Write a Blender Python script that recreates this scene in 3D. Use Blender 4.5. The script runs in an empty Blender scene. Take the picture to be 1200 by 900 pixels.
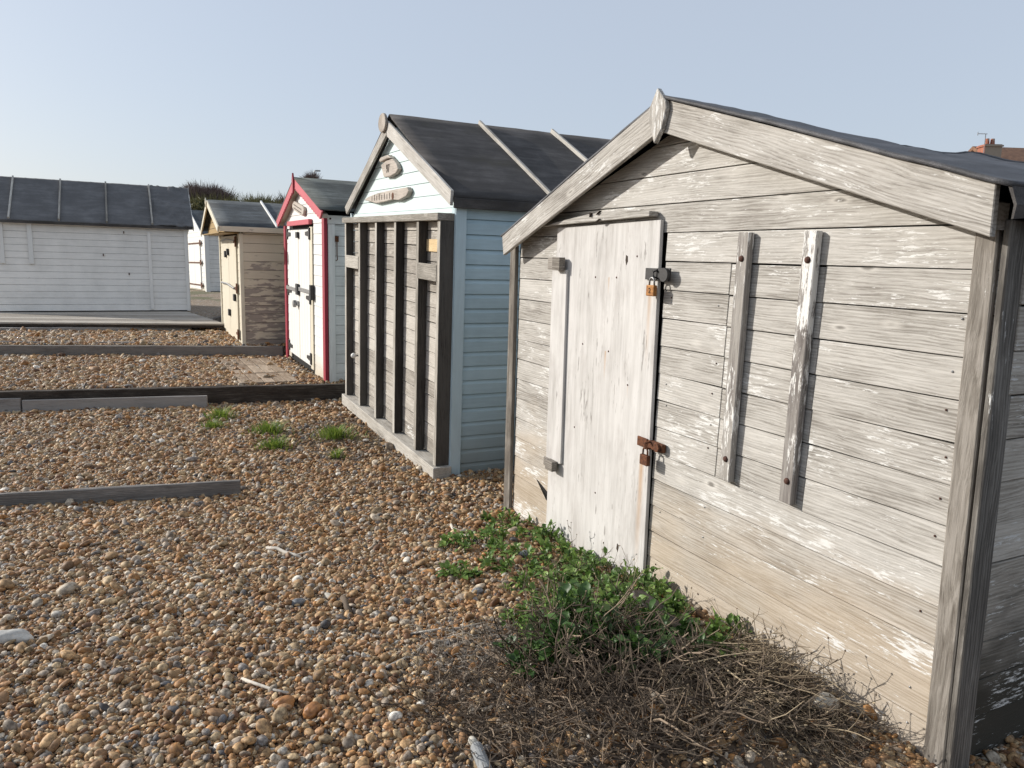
import bpy, bmesh, math, random
import numpy as np
from mathutils import Vector, Matrix, noise as mnoise
random.seed(7); rng = np.random.default_rng(11)
S = bpy.context.scene
COL = S.collection
R_ = math.radians

# ------------------------------------------------------------------ node helpers
def nd(t, kind, ins=None, **props):
    n = t.nodes.new(kind)
    for k, v in props.items(): setattr(n, k, v)
    for k, v in (ins or {}).items():
        s = n.inputs[k]
        if isinstance(v, bpy.types.NodeSocket): t.links.new(v, s)
        else: s.default_value = v
    return n
def mth(t, op, a, b=0.0, c=0.0, clamp=False):
    n = nd(t, 'ShaderNodeMath', {0: a, 1: b, 2: c}, operation=op); n.use_clamp = clamp
    return n.outputs[0]
def vm(t, op, a, b=(0, 0, 0)):
    return nd(t, 'ShaderNodeVectorMath', {0: a, 1: b}, operation=op).outputs[0]
def mix(t, f, a, b, blend='MIX'):
    n = t.nodes.new('ShaderNodeMix'); n.data_type = 'RGBA'; n.blend_type = blend
    for i, v in ((0, f), (6, a), (7, b)):
        if isinstance(v, bpy.types.NodeSocket): t.links.new(v, n.inputs[i])
        else: n.inputs[i].default_value = v if i == 0 else (*v[:3], 1)
    return n.outputs[2]
def ramp(t, f, stops, interp='LINEAR'):
    n = nd(t, 'ShaderNodeValToRGB', {0: f}); e = n.color_ramp; e.interpolation = interp
    while len(e.elements) < len(stops): e.elements.new(0.5)
    for el, (p, c) in zip(e.elements, stops):
        el.position = p; el.color = (*c, 1) if isinstance(c, tuple) else (c, c, c, 1)
    return n.outputs[0]
def noi(t, vec, scale=1.0, detail=3.0, rough=.55, dist=0.0):
    return nd(t, 'ShaderNodeTexNoise', {'Vector': vec, 'Scale': scale, 'Detail': detail, 'Roughness': rough, 'Distortion': dist}).outputs[0]
def attr(t, name, out=1, typ='GEOMETRY'):
    return nd(t, 'ShaderNodeAttribute', attribute_name=name, attribute_type=typ).outputs[out]
def new_mat(name):
    m = bpy.data.materials.new(name); m.use_nodes = True; t = m.node_tree
    return m, t, t.nodes['Principled BSDF']
def setc(t, p, key, v):
    if isinstance(v, bpy.types.NodeSocket): t.links.new(v, p.inputs[key])
    else: p.inputs[key].default_value = (*v[:3], 1) if isinstance(v, tuple) else v
def bump(t, p, h, dist=.003, strength=1.0):
    b = nd(t, 'ShaderNodeBump', {'Height': h, 'Distance': dist, 'Strength': strength})
    t.links.new(b.outputs[0], p.inputs['Normal'])

def wood(name, dark, mid, light, paint=0.0, stain=None, knots=True, pcol=(.66, .655, .63), rough=.85, tone=.3, damp=None, rust=None):
    m, t, p = new_mat(name)
    gc = attr(t, 'gc'); rn = attr(t, 'rnd', 2)
    wv = noi(t, vm(t, 'MULTIPLY', gc, (1.6, 7, 7)), 1, 3)
    off = vm(t, 'MULTIPLY', nd(t, 'ShaderNodeCombineXYZ', {0: 0.0, 1: mth(t, 'SUBTRACT', wv, .5), 2: mth(t, 'SUBTRACT', wv, .5)}).outputs[0], (1, .06, .06))
    v = vm(t, 'ADD', gc, off)
    g1 = noi(t, vm(t, 'MULTIPLY', v, (6, 300, 300)), 1, 4, .8)
    g2 = noi(t, vm(t, 'MULTIPLY', v, (3.2, 80, 80)), 1, 5, .72)
    g3 = noi(t, vm(t, 'MULTIPLY', gc, (3.0, 9, 9)), 1, 4, .6)
    rings = nd(t, 'ShaderNodeTexWave', {'Vector': vm(t, 'MULTIPLY', v, (1.1, 26, 26)), 'Scale': 1.0, 'Distortion': 7.0, 'Detail': 3.0, 'Detail Scale': .6}, bands_direction='Y').outputs[1]
    tt = mth(t, 'ADD', mth(t, 'MULTIPLY', g1, .50), mth(t, 'MULTIPLY', g2, .50))
    tt = mth(t, 'ADD', tt, mth(t, 'ADD', mth(t, 'MULTIPLY', g3, .36), mth(t, 'MULTIPLY', rings, .095)))
    tt = mth(t, 'ADD', tt, mth(t, 'MULTIPLY', mth(t, 'SUBTRACT', rn, .5), tone))
    tt = mth(t, 'SUBTRACT', tt, .235)
    c = ramp(t, tt, [(.34, dark), (.47, mid), (.58, light), (.74, tuple(min(.8, x * 1.18) for x in light))])
    if knots:
        vo = nd(t, 'ShaderNodeTexVoronoi', {'Vector': vm(t, 'MULTIPLY', v, (3.4, 8.5, .01)), 'Scale': 1.0, 'Randomness': 1.0})
        sel = mth(t, 'GREATER_THAN', nd(t, 'ShaderNodeSeparateColor', {0: vo.outputs['Color']}).outputs[0], .45)
        d = mth(t, 'ADD', vo.outputs['Distance'], mth(t, 'MULTIPLY', mth(t, 'SUBTRACT', g2, .5), .12))
        halo = mth(t, 'MULTIPLY', ramp(t, d, [(.05, 0.0), (.11, 1.0), (.20, 0.0)]), sel)
        core = mth(t, 'MULTIPLY', ramp(t, d, [(.035, 1.0), (.095, 0.0)]), sel)
        c = mix(t, mth(t, 'MULTIPLY', halo, .32), c, tuple(min(.8, x * 1.5) for x in light))
        c = mix(t, mth(t, 'MULTIPLY', core, .85), c, tuple(x * .75 for x in dark))
    oc = nd(t, 'ShaderNodeTexCoord').outputs['Object']
    if stain:
        z = nd(t, 'ShaderNodeSeparateXYZ', {0: oc}).outputs[2]
        zz = mth(t, 'ADD', z, mth(t, 'MULTIPLY', mth(t, 'SUBTRACT', noi(t, vm(t, 'MULTIPLY', oc, (2, 1.3, 5)), 1, 4), .5), .85))
        f = ramp(t, mth(t, 'DIVIDE', zz, stain[1]), [(.35, 1.0), (1.0, 0.0)])
        c = mix(t, mth(t, 'MULTIPLY', f, stain[2]), c, mix(t, g2, stain[0], tuple(x * 1.35 for x in stain[0])))
    if damp:
        z = nd(t, 'ShaderNodeSeparateXYZ', {0: oc}).outputs[2]
        zz = mth(t, 'ADD', z, mth(t, 'MULTIPLY', mth(t, 'SUBTRACT', noi(t, vm(t, 'MULTIPLY', oc, (3, 3, 8)), 1, 4), .5), .5))
        c = mix(t, ramp(t, mth(t, 'DIVIDE', zz, damp[1]), [(.35, 1.0), (.6, .75), (1.35 / 1.5, .0)]), c, damp[0])
    if paint:
        pn = mth(t, 'ADD', mth(t, 'MULTIPLY', noi(t, vm(t, 'MULTIPLY', gc, (13, 85, 85)), 1, 5, .75), .70), mth(t, 'MULTIPLY', noi(t, vm(t, 'MULTIPLY', gc, (2.2, 5, 5)), 1, 2), .5))
        th = .80 - paint
        c = mix(t, ramp(t, pn, [(th, 0.0), (th + .035, 1.0)]), c, pcol)
    setc(t, p, 'Base Color', c); p.inputs['Roughness'].default_value = rough
    p.inputs['Specular IOR Level'].default_value = .25
    bump(t, p, mth(t, 'ADD', mth(t, 'MULTIPLY', g1, .6), g2), .004, .7)
    return m

def painted(name, col, dirt=.25, dcol=None, peel=None, pc=(.26, .22, .18), rough=.55, bdist=.0015, streak=True, damp=None, peel_z=None):
    m, t, p = new_mat(name)
    gc = attr(t, 'gc'); rn = attr(t, 'rnd', 2); oc = nd(t, 'ShaderNodeTexCoord').outputs['Object']
    dcol = dcol or tuple(x * .55 for x in col)
    a = noi(t, vm(t, 'MULTIPLY', oc, (3, 3, 2)), 1, 5, .6)
    b = noi(t, vm(t, 'MULTIPLY', gc, (4, 40, 40)), 1, 4, .65)
    f = mth(t, 'ADD', mth(t, 'MULTIPLY', a, .6), mth(t, 'MULTIPLY', b, .5))
    f = mth(t, 'ADD', f, mth(t, 'MULTIPLY', mth(t, 'SUBTRACT', rn, .5), .12))
    c = mix(t, mth(t, 'MULTIPLY', ramp(t, f, [(.45, 0.0), (.8, 1.0)]), dirt * 2), col, dcol)
    hgt = b
    if damp:
        z = nd(t, 'ShaderNodeSeparateXYZ', {0: oc}).outputs[2]
        zz = mth(t, 'ADD', z, mth(t, 'MULTIPLY', mth(t, 'SUBTRACT', a, .5), .5))
        c = mix(t, mth(t, 'MULTIPLY', ramp(t, mth(t, 'DIVIDE', zz, damp[1]), [(.1, 1.0), (1.0, 0.0)]), .8), c, damp[0])
    if peel:
        n1 = noi(t, vm(t, 'MULTIPLY', gc, (5, 22, 22)), 1, 5, .6)
        n2 = noi(t, vm(t, 'MULTIPLY', gc, (1.5, 4, 4)), 1, 3)
        pn = mth(t, 'ADD', mth(t, 'MULTIPLY', n1, .6), mth(t, 'MULTIPLY', n2, .45))
        if peel_z:
            z = nd(t, 'ShaderNodeSeparateXYZ', {0: oc}).outputs[2]
            pn = mth(t, 'ADD', pn, mth(t, 'MULTIPLY', ramp(t, mth(t, 'DIVIDE', z, peel_z), [(.55, 1.0), (1.0, 0.0)]), .16))
        pf = ramp(t, pn, [(.80 - peel, 0.0), (.83 - peel, 1.0)])
        c = mix(t, pf, c, mix(t, b, tuple(x * .6 for x in pc), tuple(x * 1.4 for x in pc)))
        hgt = mth(t, 'SUBTRACT', b, mth(t, 'MULTIPLY', pf, .8))
    setc(t, p, 'Base Color', c); p.inputs['Roughness'].default_value = rough
    p.inputs['Specular IOR Level'].default_value = .35
    bump(t, p, hgt, bdist, .8)
    return m

def felt(name, col, tint=None, rough=.8, var=1.0):
    m, t, p = new_mat(name)
    oc = nd(t, 'ShaderNodeTexCoord').outputs['Object']
    a = noi(t, oc, 2.2, 5, .65); b = noi(t, oc, 260, 2, .7); s = noi(t, vm(t, 'MULTIPLY', oc, (3, 14, 14)), 1, 4, .6)
    f = mth(t, 'ADD', mth(t, 'ADD', mth(t, 'MULTIPLY', a, .5), mth(t, 'MULTIPLY', b, .35)), mth(t, 'MULTIPLY', s, .35))
    c = ramp(t, f, [(.42, tuple(x * (1 - .5 * var) for x in col)), (.58, col), (.74, tuple(x * (1 + 1.3 * var) for x in col))])
    if tint: c = mix(t, mth(t, 'MULTIPLY', ramp(t, noi(t, oc, 1.3, 5, .7), [(.55, 0.0), (.72, 1.0)]), .6), c, tint)
    setc(t, p, 'Base Color', c); p.inputs['Roughness'].default_value = rough
    p.inputs['Specular IOR Level'].default_value = .3
    bump(t, p, mth(t, 'ADD', b, mth(t, 'MULTIPLY', s, 2.0)), .003, .6)
    return m

def plain(name, col, rough=.6, metal=0.0, var=.35, scale=30, spec=.4, col2=None):
    m, t, p = new_mat(name)
    oc = nd(t, 'ShaderNodeTexCoord').outputs['Object']
    n = noi(t, oc, scale, 5, .65)
    c2 = col2 or tuple(x * (1 - var) for x in col)
    c = ramp(t, n, [(.35, c2), (.65, col)])
    setc(t, p, 'Base Color', c); p.inputs['Roughness'].default_value = rough; p.inputs['Metallic'].default_value = metal
    p.inputs['Specular IOR Level'].default_value = spec
    bump(t, p, n, .002, .5)
    return m

def leafy(name, c1, c2, rough=.45, transl=.25):
    m, t, p = new_mat(name)
    rn = attr(t, 'rnd', 2)
    c = ramp(t, rn, [(0.0, c1), (.6, tuple((a + b) / 2 for a, b in zip(c1, c2))), (1.0, c2)])
    setc(t, p, 'Base Color', c); p.inputs['Roughness'].default_value = rough
    p.inputs['Specular IOR Level'].default_value = .4
    tr = nd(t, 'ShaderNodeBsdfTranslucent', {0: c})
    mx = nd(t, 'ShaderNodeMixShader', {0: transl, 1: p.outputs[0], 2: tr.outputs[0]})
    t.links.new(mx.outputs[0], t.nodes['Material Output'].inputs[0])
    return m

# ------------------------------------------------------------------ mesh builder
class MB:
    """collects shapes of one part; hut parts use (u along the front, v depth, w up)"""
    def __init__(s, swap=True): s.V = []; s.F = []; s.G = []; s.N = []; s.swap = swap
    def add(s, verts, faces, g=(1, 0, 0), rnd=None):
        g = Vector(g).normalized(); a = g.cross(Vector((0, 0, 1)))
        if a.length < .05: a = g.cross(Vector((0, 1, 0)))
        a.normalize(); b = g.cross(a)
        ro = Vector((random.uniform(0, 60), random.uniform(0, 60), random.uniform(0, 60))); r = random.random() if rnd is None else rnd
        o = len(s.V)
        for p in verts:
            p = Vector(p); s.V.append(p); s.G.append((p.dot(g) + ro.x, p.dot(b) + ro.y, p.dot(a) + ro.z)); s.N.append(r)
        s.F += [tuple(i + o for i in f) for f in faces]
    def prism(s, poly, axis, lo, hi, g=(1, 0, 0), rnd=None):
        n = len(poly)
        def P(p, h): return {'v': (p[0], h, p[1]), 'u': (h, p[0], p[1]), 'w': (p[0], p[1], h)}[axis]
        vs = [P(p, lo) for p in poly] + [P(p, hi) for p in poly]
        fs = [tuple(range(n)), tuple(range(2 * n - 1, n - 1, -1))] + [(i, (i + 1) % n, n + (i + 1) % n, n + i) for i in range(n)]
        s.add(vs, fs, g, rnd)
    def box(s, u0, u1, v0, v1, w0, w1, g=(1, 0, 0), rnd=None):
        s.prism([(u0, w0), (u1, w0), (u1, w1), (u0, w1)], 'v', v0, v1, g, rnd)
    def bar(s, a, b, half_x, half_y, g=None, up=(0, 0, 1)):
        a = Vector(a); b = Vector(b); d = (b - a).normalized(); x = d.cross(Vector(up))
        if x.length < .01: x = d.cross(Vector((1, 0, 0)))
        x.normalize(); y = x.cross(d)
        vs = [q + i * half_x * x + j * half_y * y for q in (a, b) for i, j in ((-1, -1), (1, -1), (1, 1), (-1, 1))]
        s.add(vs, [(0, 1, 2, 3), (7, 6, 5, 4), (0, 4, 5, 1), (1, 5, 6, 2), (2, 6, 7, 3), (3, 7, 4, 0)], g or tuple(d))
    def tube(s, pts, rad, n=5, rnd=None):
        pts = [Vector(p) for p in pts]
        if not hasattr(rad, '__len__'): rad = [rad] * len(pts)
        vs = []; fs = []
        for i, p in enumerate(pts):
            d = (pts[min(i + 1, len(pts) - 1)] - pts[max(i - 1, 0)]).normalized()
            x = d.cross(Vector((.13, .2, 1)));
            if x.length < .05: x = d.cross(Vector((1, 0, 0)))
            x.normalize(); y = d.cross(x)
            for k in range(n):
                t = 2 * math.pi * k / n; vs.append(p + rad[i] * (math.cos(t) * x + math.sin(t) * y))
        for i in range(len(pts) - 1):
            for k in range(n): fs.append((i * n + k, i * n + (k + 1) % n, (i + 1) * n + (k + 1) % n, (i + 1) * n + k))
        fs.append(tuple(range(n - 1, -1, -1))); fs.append(tuple((len(pts) - 1) * n + k for k in range(n)))
        s.add(vs, fs, tuple((pts[-1] - pts[0])) if (pts[-1] - pts[0]).length > 1e-6 else (1, 0, 0), rnd)
    def disc(s, c, nrm, r, h, n=12, dome=False):
        c = Vector(c); d = Vector(nrm).normalized()
        pts = [c, c + d * h * .6, c + d * h] if dome else [c, c + d * h]
        s.tube(pts, [r, r * .85, r * .25] if dome else [r, r], n)
    def build(s, name, mat, parent=None, bevel=0, smooth=False, seg=1, recalc=True):
        me = bpy.data.meshes.new(name)
        vs = [(p.y, p.x, p.z) if s.swap else tuple(p) for p in s.V]
        me.from_pydata(vs, [], s.F)
        a = me.attributes.new('gc', 'FLOAT_VECTOR', 'POINT'); a.data.foreach_set('vector', [x for g in s.G for x in g])
        a = me.attributes.new('rnd', 'FLOAT', 'POINT'); a.data.foreach_set('value', s.N)
        if recalc:
            bm = bmesh.new(); bm.from_mesh(me); bmesh.ops.recalc_face_normals(bm, faces=bm.faces); bm.to_mesh(me); bm.free()
        if smooth: me.polygons.foreach_set('use_smooth', [True] * len(me.polygons))
        me.materials.append(mat); me.update()
        o = bpy.data.objects.new(name, me); COL.objects.link(o)
        if parent is not None: o.parent = parent
        if bevel:
            b = o.modifiers.new('bevel', 'BEVEL'); b.width = bevel; b.segments = seg; b.limit_method = 'ANGLE'; b.angle_limit = R_(40)
        return o

def tag(o, label, cat=None, group=None, kind=None):
    if label: o['label'] = label
    if cat: o['category'] = cat
    if group: o['group'] = group
    if kind: o['kind'] = kind
    return o
class Frame:
    """local frame of a hut: o = front corner nearest the camera"""
    def __init__(s, o, heading, tilt):
        a = R_(heading); t = R_(tilt)
        u = Vector((math.sin(a), math.cos(a), 0)); s.v = Vector((math.cos(a), -math.sin(a), 0)); z = Vector((0, 0, 1))
        s.u = u * math.cos(t) + z * math.sin(t); s.w = z * math.cos(t) - u * math.sin(t); s.o = Vector(o)
        m = Matrix((s.v, s.u, s.w)).transposed().to_4x4(); m.translation = s.o; s.m = m
    def P(s, u, v, w): return s.o + u * s.u + v * s.v + w * s.w
    def empty(s, name, at=(0, 0, 0)):
        e = bpy.data.objects.new(name, None); COL.objects.link(e); m = s.m.copy(); m.translation = s.P(*at); e.matrix_world = m
        e.empty_display_size = .2
        return e
def empty(name, loc, rz=0):
    e = bpy.data.objects.new(name, None); COL.objects.link(e); e.location = loc; e.rotation_euler = (0, 0, rz); e.empty_display_size = .1
    return e
def glyph(text, size, depth, mat, parent, loc, rot, name='number'):
    c = bpy.data.curves.new(name, 'FONT'); c.body = text; c.size = size; c.extrude = depth; c.align_x = 'CENTER'; c.align_y = 'CENTER'
    tmp = bpy.data.objects.new('tmp', c); COL.objects.link(tmp)
    dg = bpy.context.evaluated_depsgraph_get(); me = bpy.data.meshes.new_from_object(tmp.evaluated_get(dg))
    bpy.data.objects.remove(tmp); bpy.data.curves.remove(c)
    me.name = name; me.materials.clear(); me.materials.append(mat)
    o = bpy.data.objects.new(name, me); COL.objects.link(o); o.parent = parent; o.location = loc; o.rotation_euler = rot
    return o

def gable(W, eave, peak, pu):
    def span(w):
        if w <= eave: return 0.0, W
        f = min(1, (w - eave) / (peak - eave)); return pu * f, W - (W - pu) * f
    return span
def clad_front(mb, span, w0, wtop, pitch, out=0.0, prof=((0, .0038), (.97, .0008)), thick=.016, gap=.0004, holes=(), jit=0.0, ends=(0, 0)):
    k = 0; w = w0
    while w < wtop - .01:
        j = random.uniform(-jit, jit)
        wt = min(w + pitch, wtop); segs = [(None, None)]
        cuts = sorted((h[0], h[1]) for h in holes if h[2] < (w + wt) / 2 < h[3])
        runs = []; lo = None
        for c0, c1 in cuts: runs.append((lo, c0)); lo = c1
        runs.append((lo, None))
        for lo_, hi_ in runs:
            rows = []
            for f, o in prof:
                wz = w + gap + (wt - w - gap) * f; a, b = span(wz)
                a = a + ends[0] if lo_ is None else max(a, lo_); b = b - ends[1] if hi_ is None else min(b, hi_)
                rows.append((a, b, wz, out - o))
            if rows[0][1] - rows[0][0] < .02: continue
            if rows[-1][1] < rows[-1][0]:
                m_ = (rows[-1][0] + rows[-1][1]) / 2; rows[-1] = (m_ - .002, m_ + .002, *rows[-1][2:])
            n = len(rows); vs = []
            for a, b, wz, o in rows: vs += [(a, o, wz + j), (b, o, wz - j)]
            a, b, wz, o = rows[-1]; vs += [(a, out + thick, wz + j), (b, out + thick, wz - j)]
            a, b, wz, o = rows[0]; vs += [(a, out + thick, wz + j), (b, out + thick, wz - j)]
            L = n + 2; fs = [(2 * i, 2 * i + 1, (2 * i + 3) % (2 * L), (2 * i + 2) % (2 * L)) for i in range(L)]
            fs += [tuple(2 * i for i in range(L)), tuple(2 * i + 1 for i in reversed(range(L)))]
            mb.add(vs, fs, (1, 0, 0))
        w += pitch; k += 1
def clad_side(mb, v0, v1, w0, wtop, pitch, out=0.0, sgn=-1, prof=((0, .0038), (.97, .0008)), thick=.016, gap=.0004, jit=0.0):
    w = w0
    while w < wtop - .01:
        wt = min(w + pitch, wtop); j = random.uniform(-jit, jit); vs = []
        rows = [(w + gap + (wt - w - gap) * f, out + sgn * o) for f, o in prof]
        for wz, o in rows: vs += [(o, v0, wz + j), (o, v1, wz - j)]
        for wz in (rows[-1][0], rows[0][0]): vs += [(out - sgn * thick, v0, wz + j), (out - sgn * thick, v1, wz - j)]
        L = len(rows) + 2; fs = [(2 * i, 2 * i + 1, (2 * i + 3) % (2 * L), (2 * i + 2) % (2 * L)) for i in range(L)]
        fs += [tuple(2 * i for i in range(L)), tuple(2 * i + 1 for i in reversed(range(L)))]
        mb.add(vs, fs, (0, 1, 0)); w += pitch
def core(mb, W, D, eave, peak, pu, inset=.02, w0=0.0, v0=None):
    """solid inside of a hut behind its boards"""
    i = inset
    mb.prism([(i, w0), (W - i, w0), (W - i, eave - i), (pu, peak - i - .01), (i, eave - i)], 'v', i if v0 is None else v0, D, (1, 0, 0))
def roof_sheet(mb, a, b, v0, v1, th, nu, nv, disp=None, curl=0.0):
    """one slope: a=(u,w) at the eave, b=(u,w) at the ridge"""
    a = Vector(a); b = Vector(b); d = (b - a).normalized(); n = Vector((-d.y, d.x));
    if n.y < 0: n = -n
    vs = []; fs = []
    for top in (1, 0):
        for i in range(nu + 1):
            for j in range(nv + 1):
                f = i / nu; g = j / nv; p = a + (b - a) * f; v = v0 + (v1 - v0) * g
                h = (th if top else 0) + (disp(f, v) if disp else 0)
                vs.append((p.x + n.x * h, v, p.y + n.y * h))
    K = (nu + 1) * (nv + 1); I = lambda t, i, j: t * K + i * (nv + 1) + j
    for i in range(nu):
        for j in range(nv):
            fs.append((I(0, i, j), I(0, i + 1, j), I(0, i + 1, j + 1), I(0, i, j + 1)))
            fs.append((I(1, i, j), I(1, i, j + 1), I(1, i + 1, j + 1), I(1, i + 1, j)))
    for i in range(nu):
        for j in (0, nv): fs.append((I(0, i, j), I(1, i, j), I(1, i + 1, j), I(0, i + 1, j)))
    for j in range(nv):
        for i in (0, nu): fs.append((I(0, i, j), I(0, i, j + 1), I(1, i, j + 1), I(1, i, j)))
    mb.add(vs, fs, (0, 1, 0))

# ------------------------------------------------------------------ materials
M = {}
M['grey_front'] = wood('silvered boards', (.225, .207, .183), (.395, .375, .342), (.495, .475, .44), paint=.12, stain=((.37, .28, .18), .56, .5), tone=.10)
M['grey_trim'] = wood('silvered trim', (.11, .095, .08), (.20, .18, .155), (.29, .265, .235), paint=.05, tone=.2)
M['grey_barge'] = wood('silvered barge board', (.22, .202, .178), (.385, .362, .328), (.49, .468, .432), paint=.12, tone=.12)
M['batten'] = wood('flaking batten', (.13, .115, .105), (.22, .20, .185), (.31, .29, .265), paint=.17, pcol=(.72, .71, .68), knots=False)
M['side_damp'] = wood('damp side boards', (.22, .20, .17), (.36, .33, .285), (.48, .45, .40), paint=.125, pcol=(.62, .62, .60), damp=((.05, .045, .035), .6), tone=.2)
M['dark_trim'] = wood('dark corner trim', (.08, .073, .065), (.15, .138, .122), (.23, .215, .195), paint=.06, tone=.2)
M['old_ply'] = None
M['felt_a'] = felt('crumpled roofing felt', (.058, .058, .062), rough=.55)
M['felt_b'] = felt('black roofing felt', (.056, .052, .050), rough=.92, var=.8, tint=(.055, .05, .035))
M['felt_c'] = felt('slate grey roofing felt', (.055, .062, .066), rough=.85)
M['felt_r'] = felt('mossy roofing felt', (.068, .075, .070), rough=.85, tint=(.085, .083, .045))
M['felt_l'] = felt('blue grey roofing felt', (.118, .117, .118), rough=.92, var=.4)
M['dark_in'] = plain('dark interior', (.012, .011, .010), .95, var=.3)  # shade of the hollow inside put into the colour, seen through gaps
M['grid_wood'] = wood('bleached frame timber', (.20, .185, .16), (.35, .325, .285), (.47, .445, .40), paint=.05, tone=.25)
M['grid_post'] = wood('shade toned frame posts', (.028, .025, .022), (.05, .045, .040), (.085, .078, .07), tone=.3, knots=False)  # shade on the post sides put into the colour, near black
M['grid_board'] = wood('brown grey boards', (.21, .19, .165), (.36, .33, .29), (.47, .44, .395), paint=.06, tone=.22)
M['fresh'] = wood('fresh pine', (.38, .27, .13), (.52, .38, .2), (.6, .45, .26))
M['mint'] = painted('mint white paint', (.58, .68, .68), dirt=.12, dcol=(.46, .55, .52))
M['blue'] = painted('powder blue paint', (.42, .555, .62), dirt=.34, dcol=(.27, .37, .42), damp=((.24, .27, .26), .5))
M['blue_trim'] = painted('pale blue trim paint', (.48, .60, .65), dirt=.2)
M['white'] = painted('white paint', (.72, .72, .70), dirt=.12, dcol=(.58, .56, .5), damp=((.5, .44, .33), .35))
M['white_plain'] = painted('white joinery paint', (.72, .72, .70), dirt=.1, dcol=(.62, .58, .48))
M['white_long'] = painted('thin white paint', (.84, .82, .78), dirt=.25, dcol=(.5, .49, .46), peel=.10, pc=(.36, .35, .33))
M['white_shade'] = painted('shade side weathered white paint', (.80, .785, .75), dirt=.3, dcol=(.36, .36, .34), peel=.13, pc=(.30, .29, .27))  # paler copy of the white, lifted for sides in shade; dirt and peel are wear
M['soffit'] = painted('bare soffit', (.50, .44, .36), dirt=.3)
M['red'] = painted('raspberry red paint', (.32, .028, .05), dirt=.15)
M['pink'] = painted('faded red paint', (.50, .095, .12), dirt=.2)
M['cream'] = painted('cream paint', (.64, .59, .47), dirt=.25, dcol=(.48, .42, .31))
M['cream_peel'] = painted('peeling cream paint', (.60, .53, .41), dirt=.3, dcol=(.45, .39, .29), peel=.165, pc=(.30, .255, .215), peel_z=1.5)
M['ochre'] = painted('ochre paint', (.36, .24, .09), dirt=.3)
M['black_iron'] = plain('black iron', (.018, .018, .02), .5, .0, spec=.5)
M['galv'] = plain('galvanised steel', (.36, .36, .36), .45, .7)
M['rust'] = plain('rusted iron', (.16, .06, .025), .9, 0, scale=70, col2=(.05, .02, .012))
M['nail'] = plain('rusty bolt head', (.10, .045, .03), .85, 0, scale=120, col2=(.045, .02, .015))
M['brass'] = plain('orange stained brass', (.40, .19, .05), .6, .2, scale=60, col2=(.20, .075, .022))
M['carve'] = plain('carved stroke', (.05, .035, .025), .9)
M['drift'] = wood('driftwood', (.16, .13, .11), (.33, .29, .25), (.46, .41, .36), knots=False)
M['sleeper'] = wood('dark sleeper', (.028, .021, .016), (.065, .052, .042), (.13, .11, .092), tone=.3, knots=False)
M['slab'] = wood('split dark driftwood', (.07, .06, .052), (.16, .14, .125), (.27, .245, .22), knots=False)
M['sleeper_grey'] = wood('grey brown sleeper', (.05, .043, .037), (.105, .092, .08), (.19, .17, .15), tone=.3, knots=False)
M['plank'] = wood('grey plank', (.12, .11, .10), (.20, .185, .17), (.29, .27, .25), tone=.3)
M['deck'] = wood('decking boards', (.22, .19, .155), (.33, .295, .25), (.44, .40, .345), tone=.35, knots=False)
M['duck'] = wood('sandy duckboard', (.19, .135, .09), (.28, .215, .155), (.38, .305, .23), tone=.15, knots=False)
M['leaf'] = leafy('sea beet leaf', (.055, .125, .022), (.24, .35, .085))
M['leaf_dark'] = leafy('dark leaf', (.025, .065, .015), (.09, .17, .04))
M['grass'] = leafy('spring grass', (.06, .13, .02), (.30, .38, .07), .6, .35)
M['straw'] = leafy('dead stalks', (.075, .052, .033), (.40, .32, .21), .85, .0)
M['straw_dark'] = leafy('dark dead stalks', (.036, .025, .017), (.31, .235, .165), .85, .0)
M['twig_grey'] = leafy('grey twigs', (.20, .17, .14), (.42, .38, .32), .85, .0)
M['bark'] = leafy('bare thicket twigs', (.09, .066, .060), (.24, .18, .16), .9, .0)
M['hedge'] = leafy('hedge leaf', (.06, .062, .026), (.22, .20, .085), .7, .15)
M['bone'] = plain('bleached stick', (.62, .57, .49), .8, var=.3, scale=40)
M['flint_white'] = plain('white flint', (.60, .58, .53), .6, var=.35, scale=25)
M['flint_orange'] = plain('orange flint', (.42, .19, .06), .5, scale=30, col2=(.22, .10, .04))
M['stone_pale'] = plain('pale limestone', (.52, .49, .42), .75, var=.25, scale=25)
M['stone_grey'] = plain('grey flint', (.20, .21, .22), .55, scale=25)
M['concrete'] = plain('weathered pipe', (.30, .31, .31), .7, var=.3, scale=40)
M['brick'] = None

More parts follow.
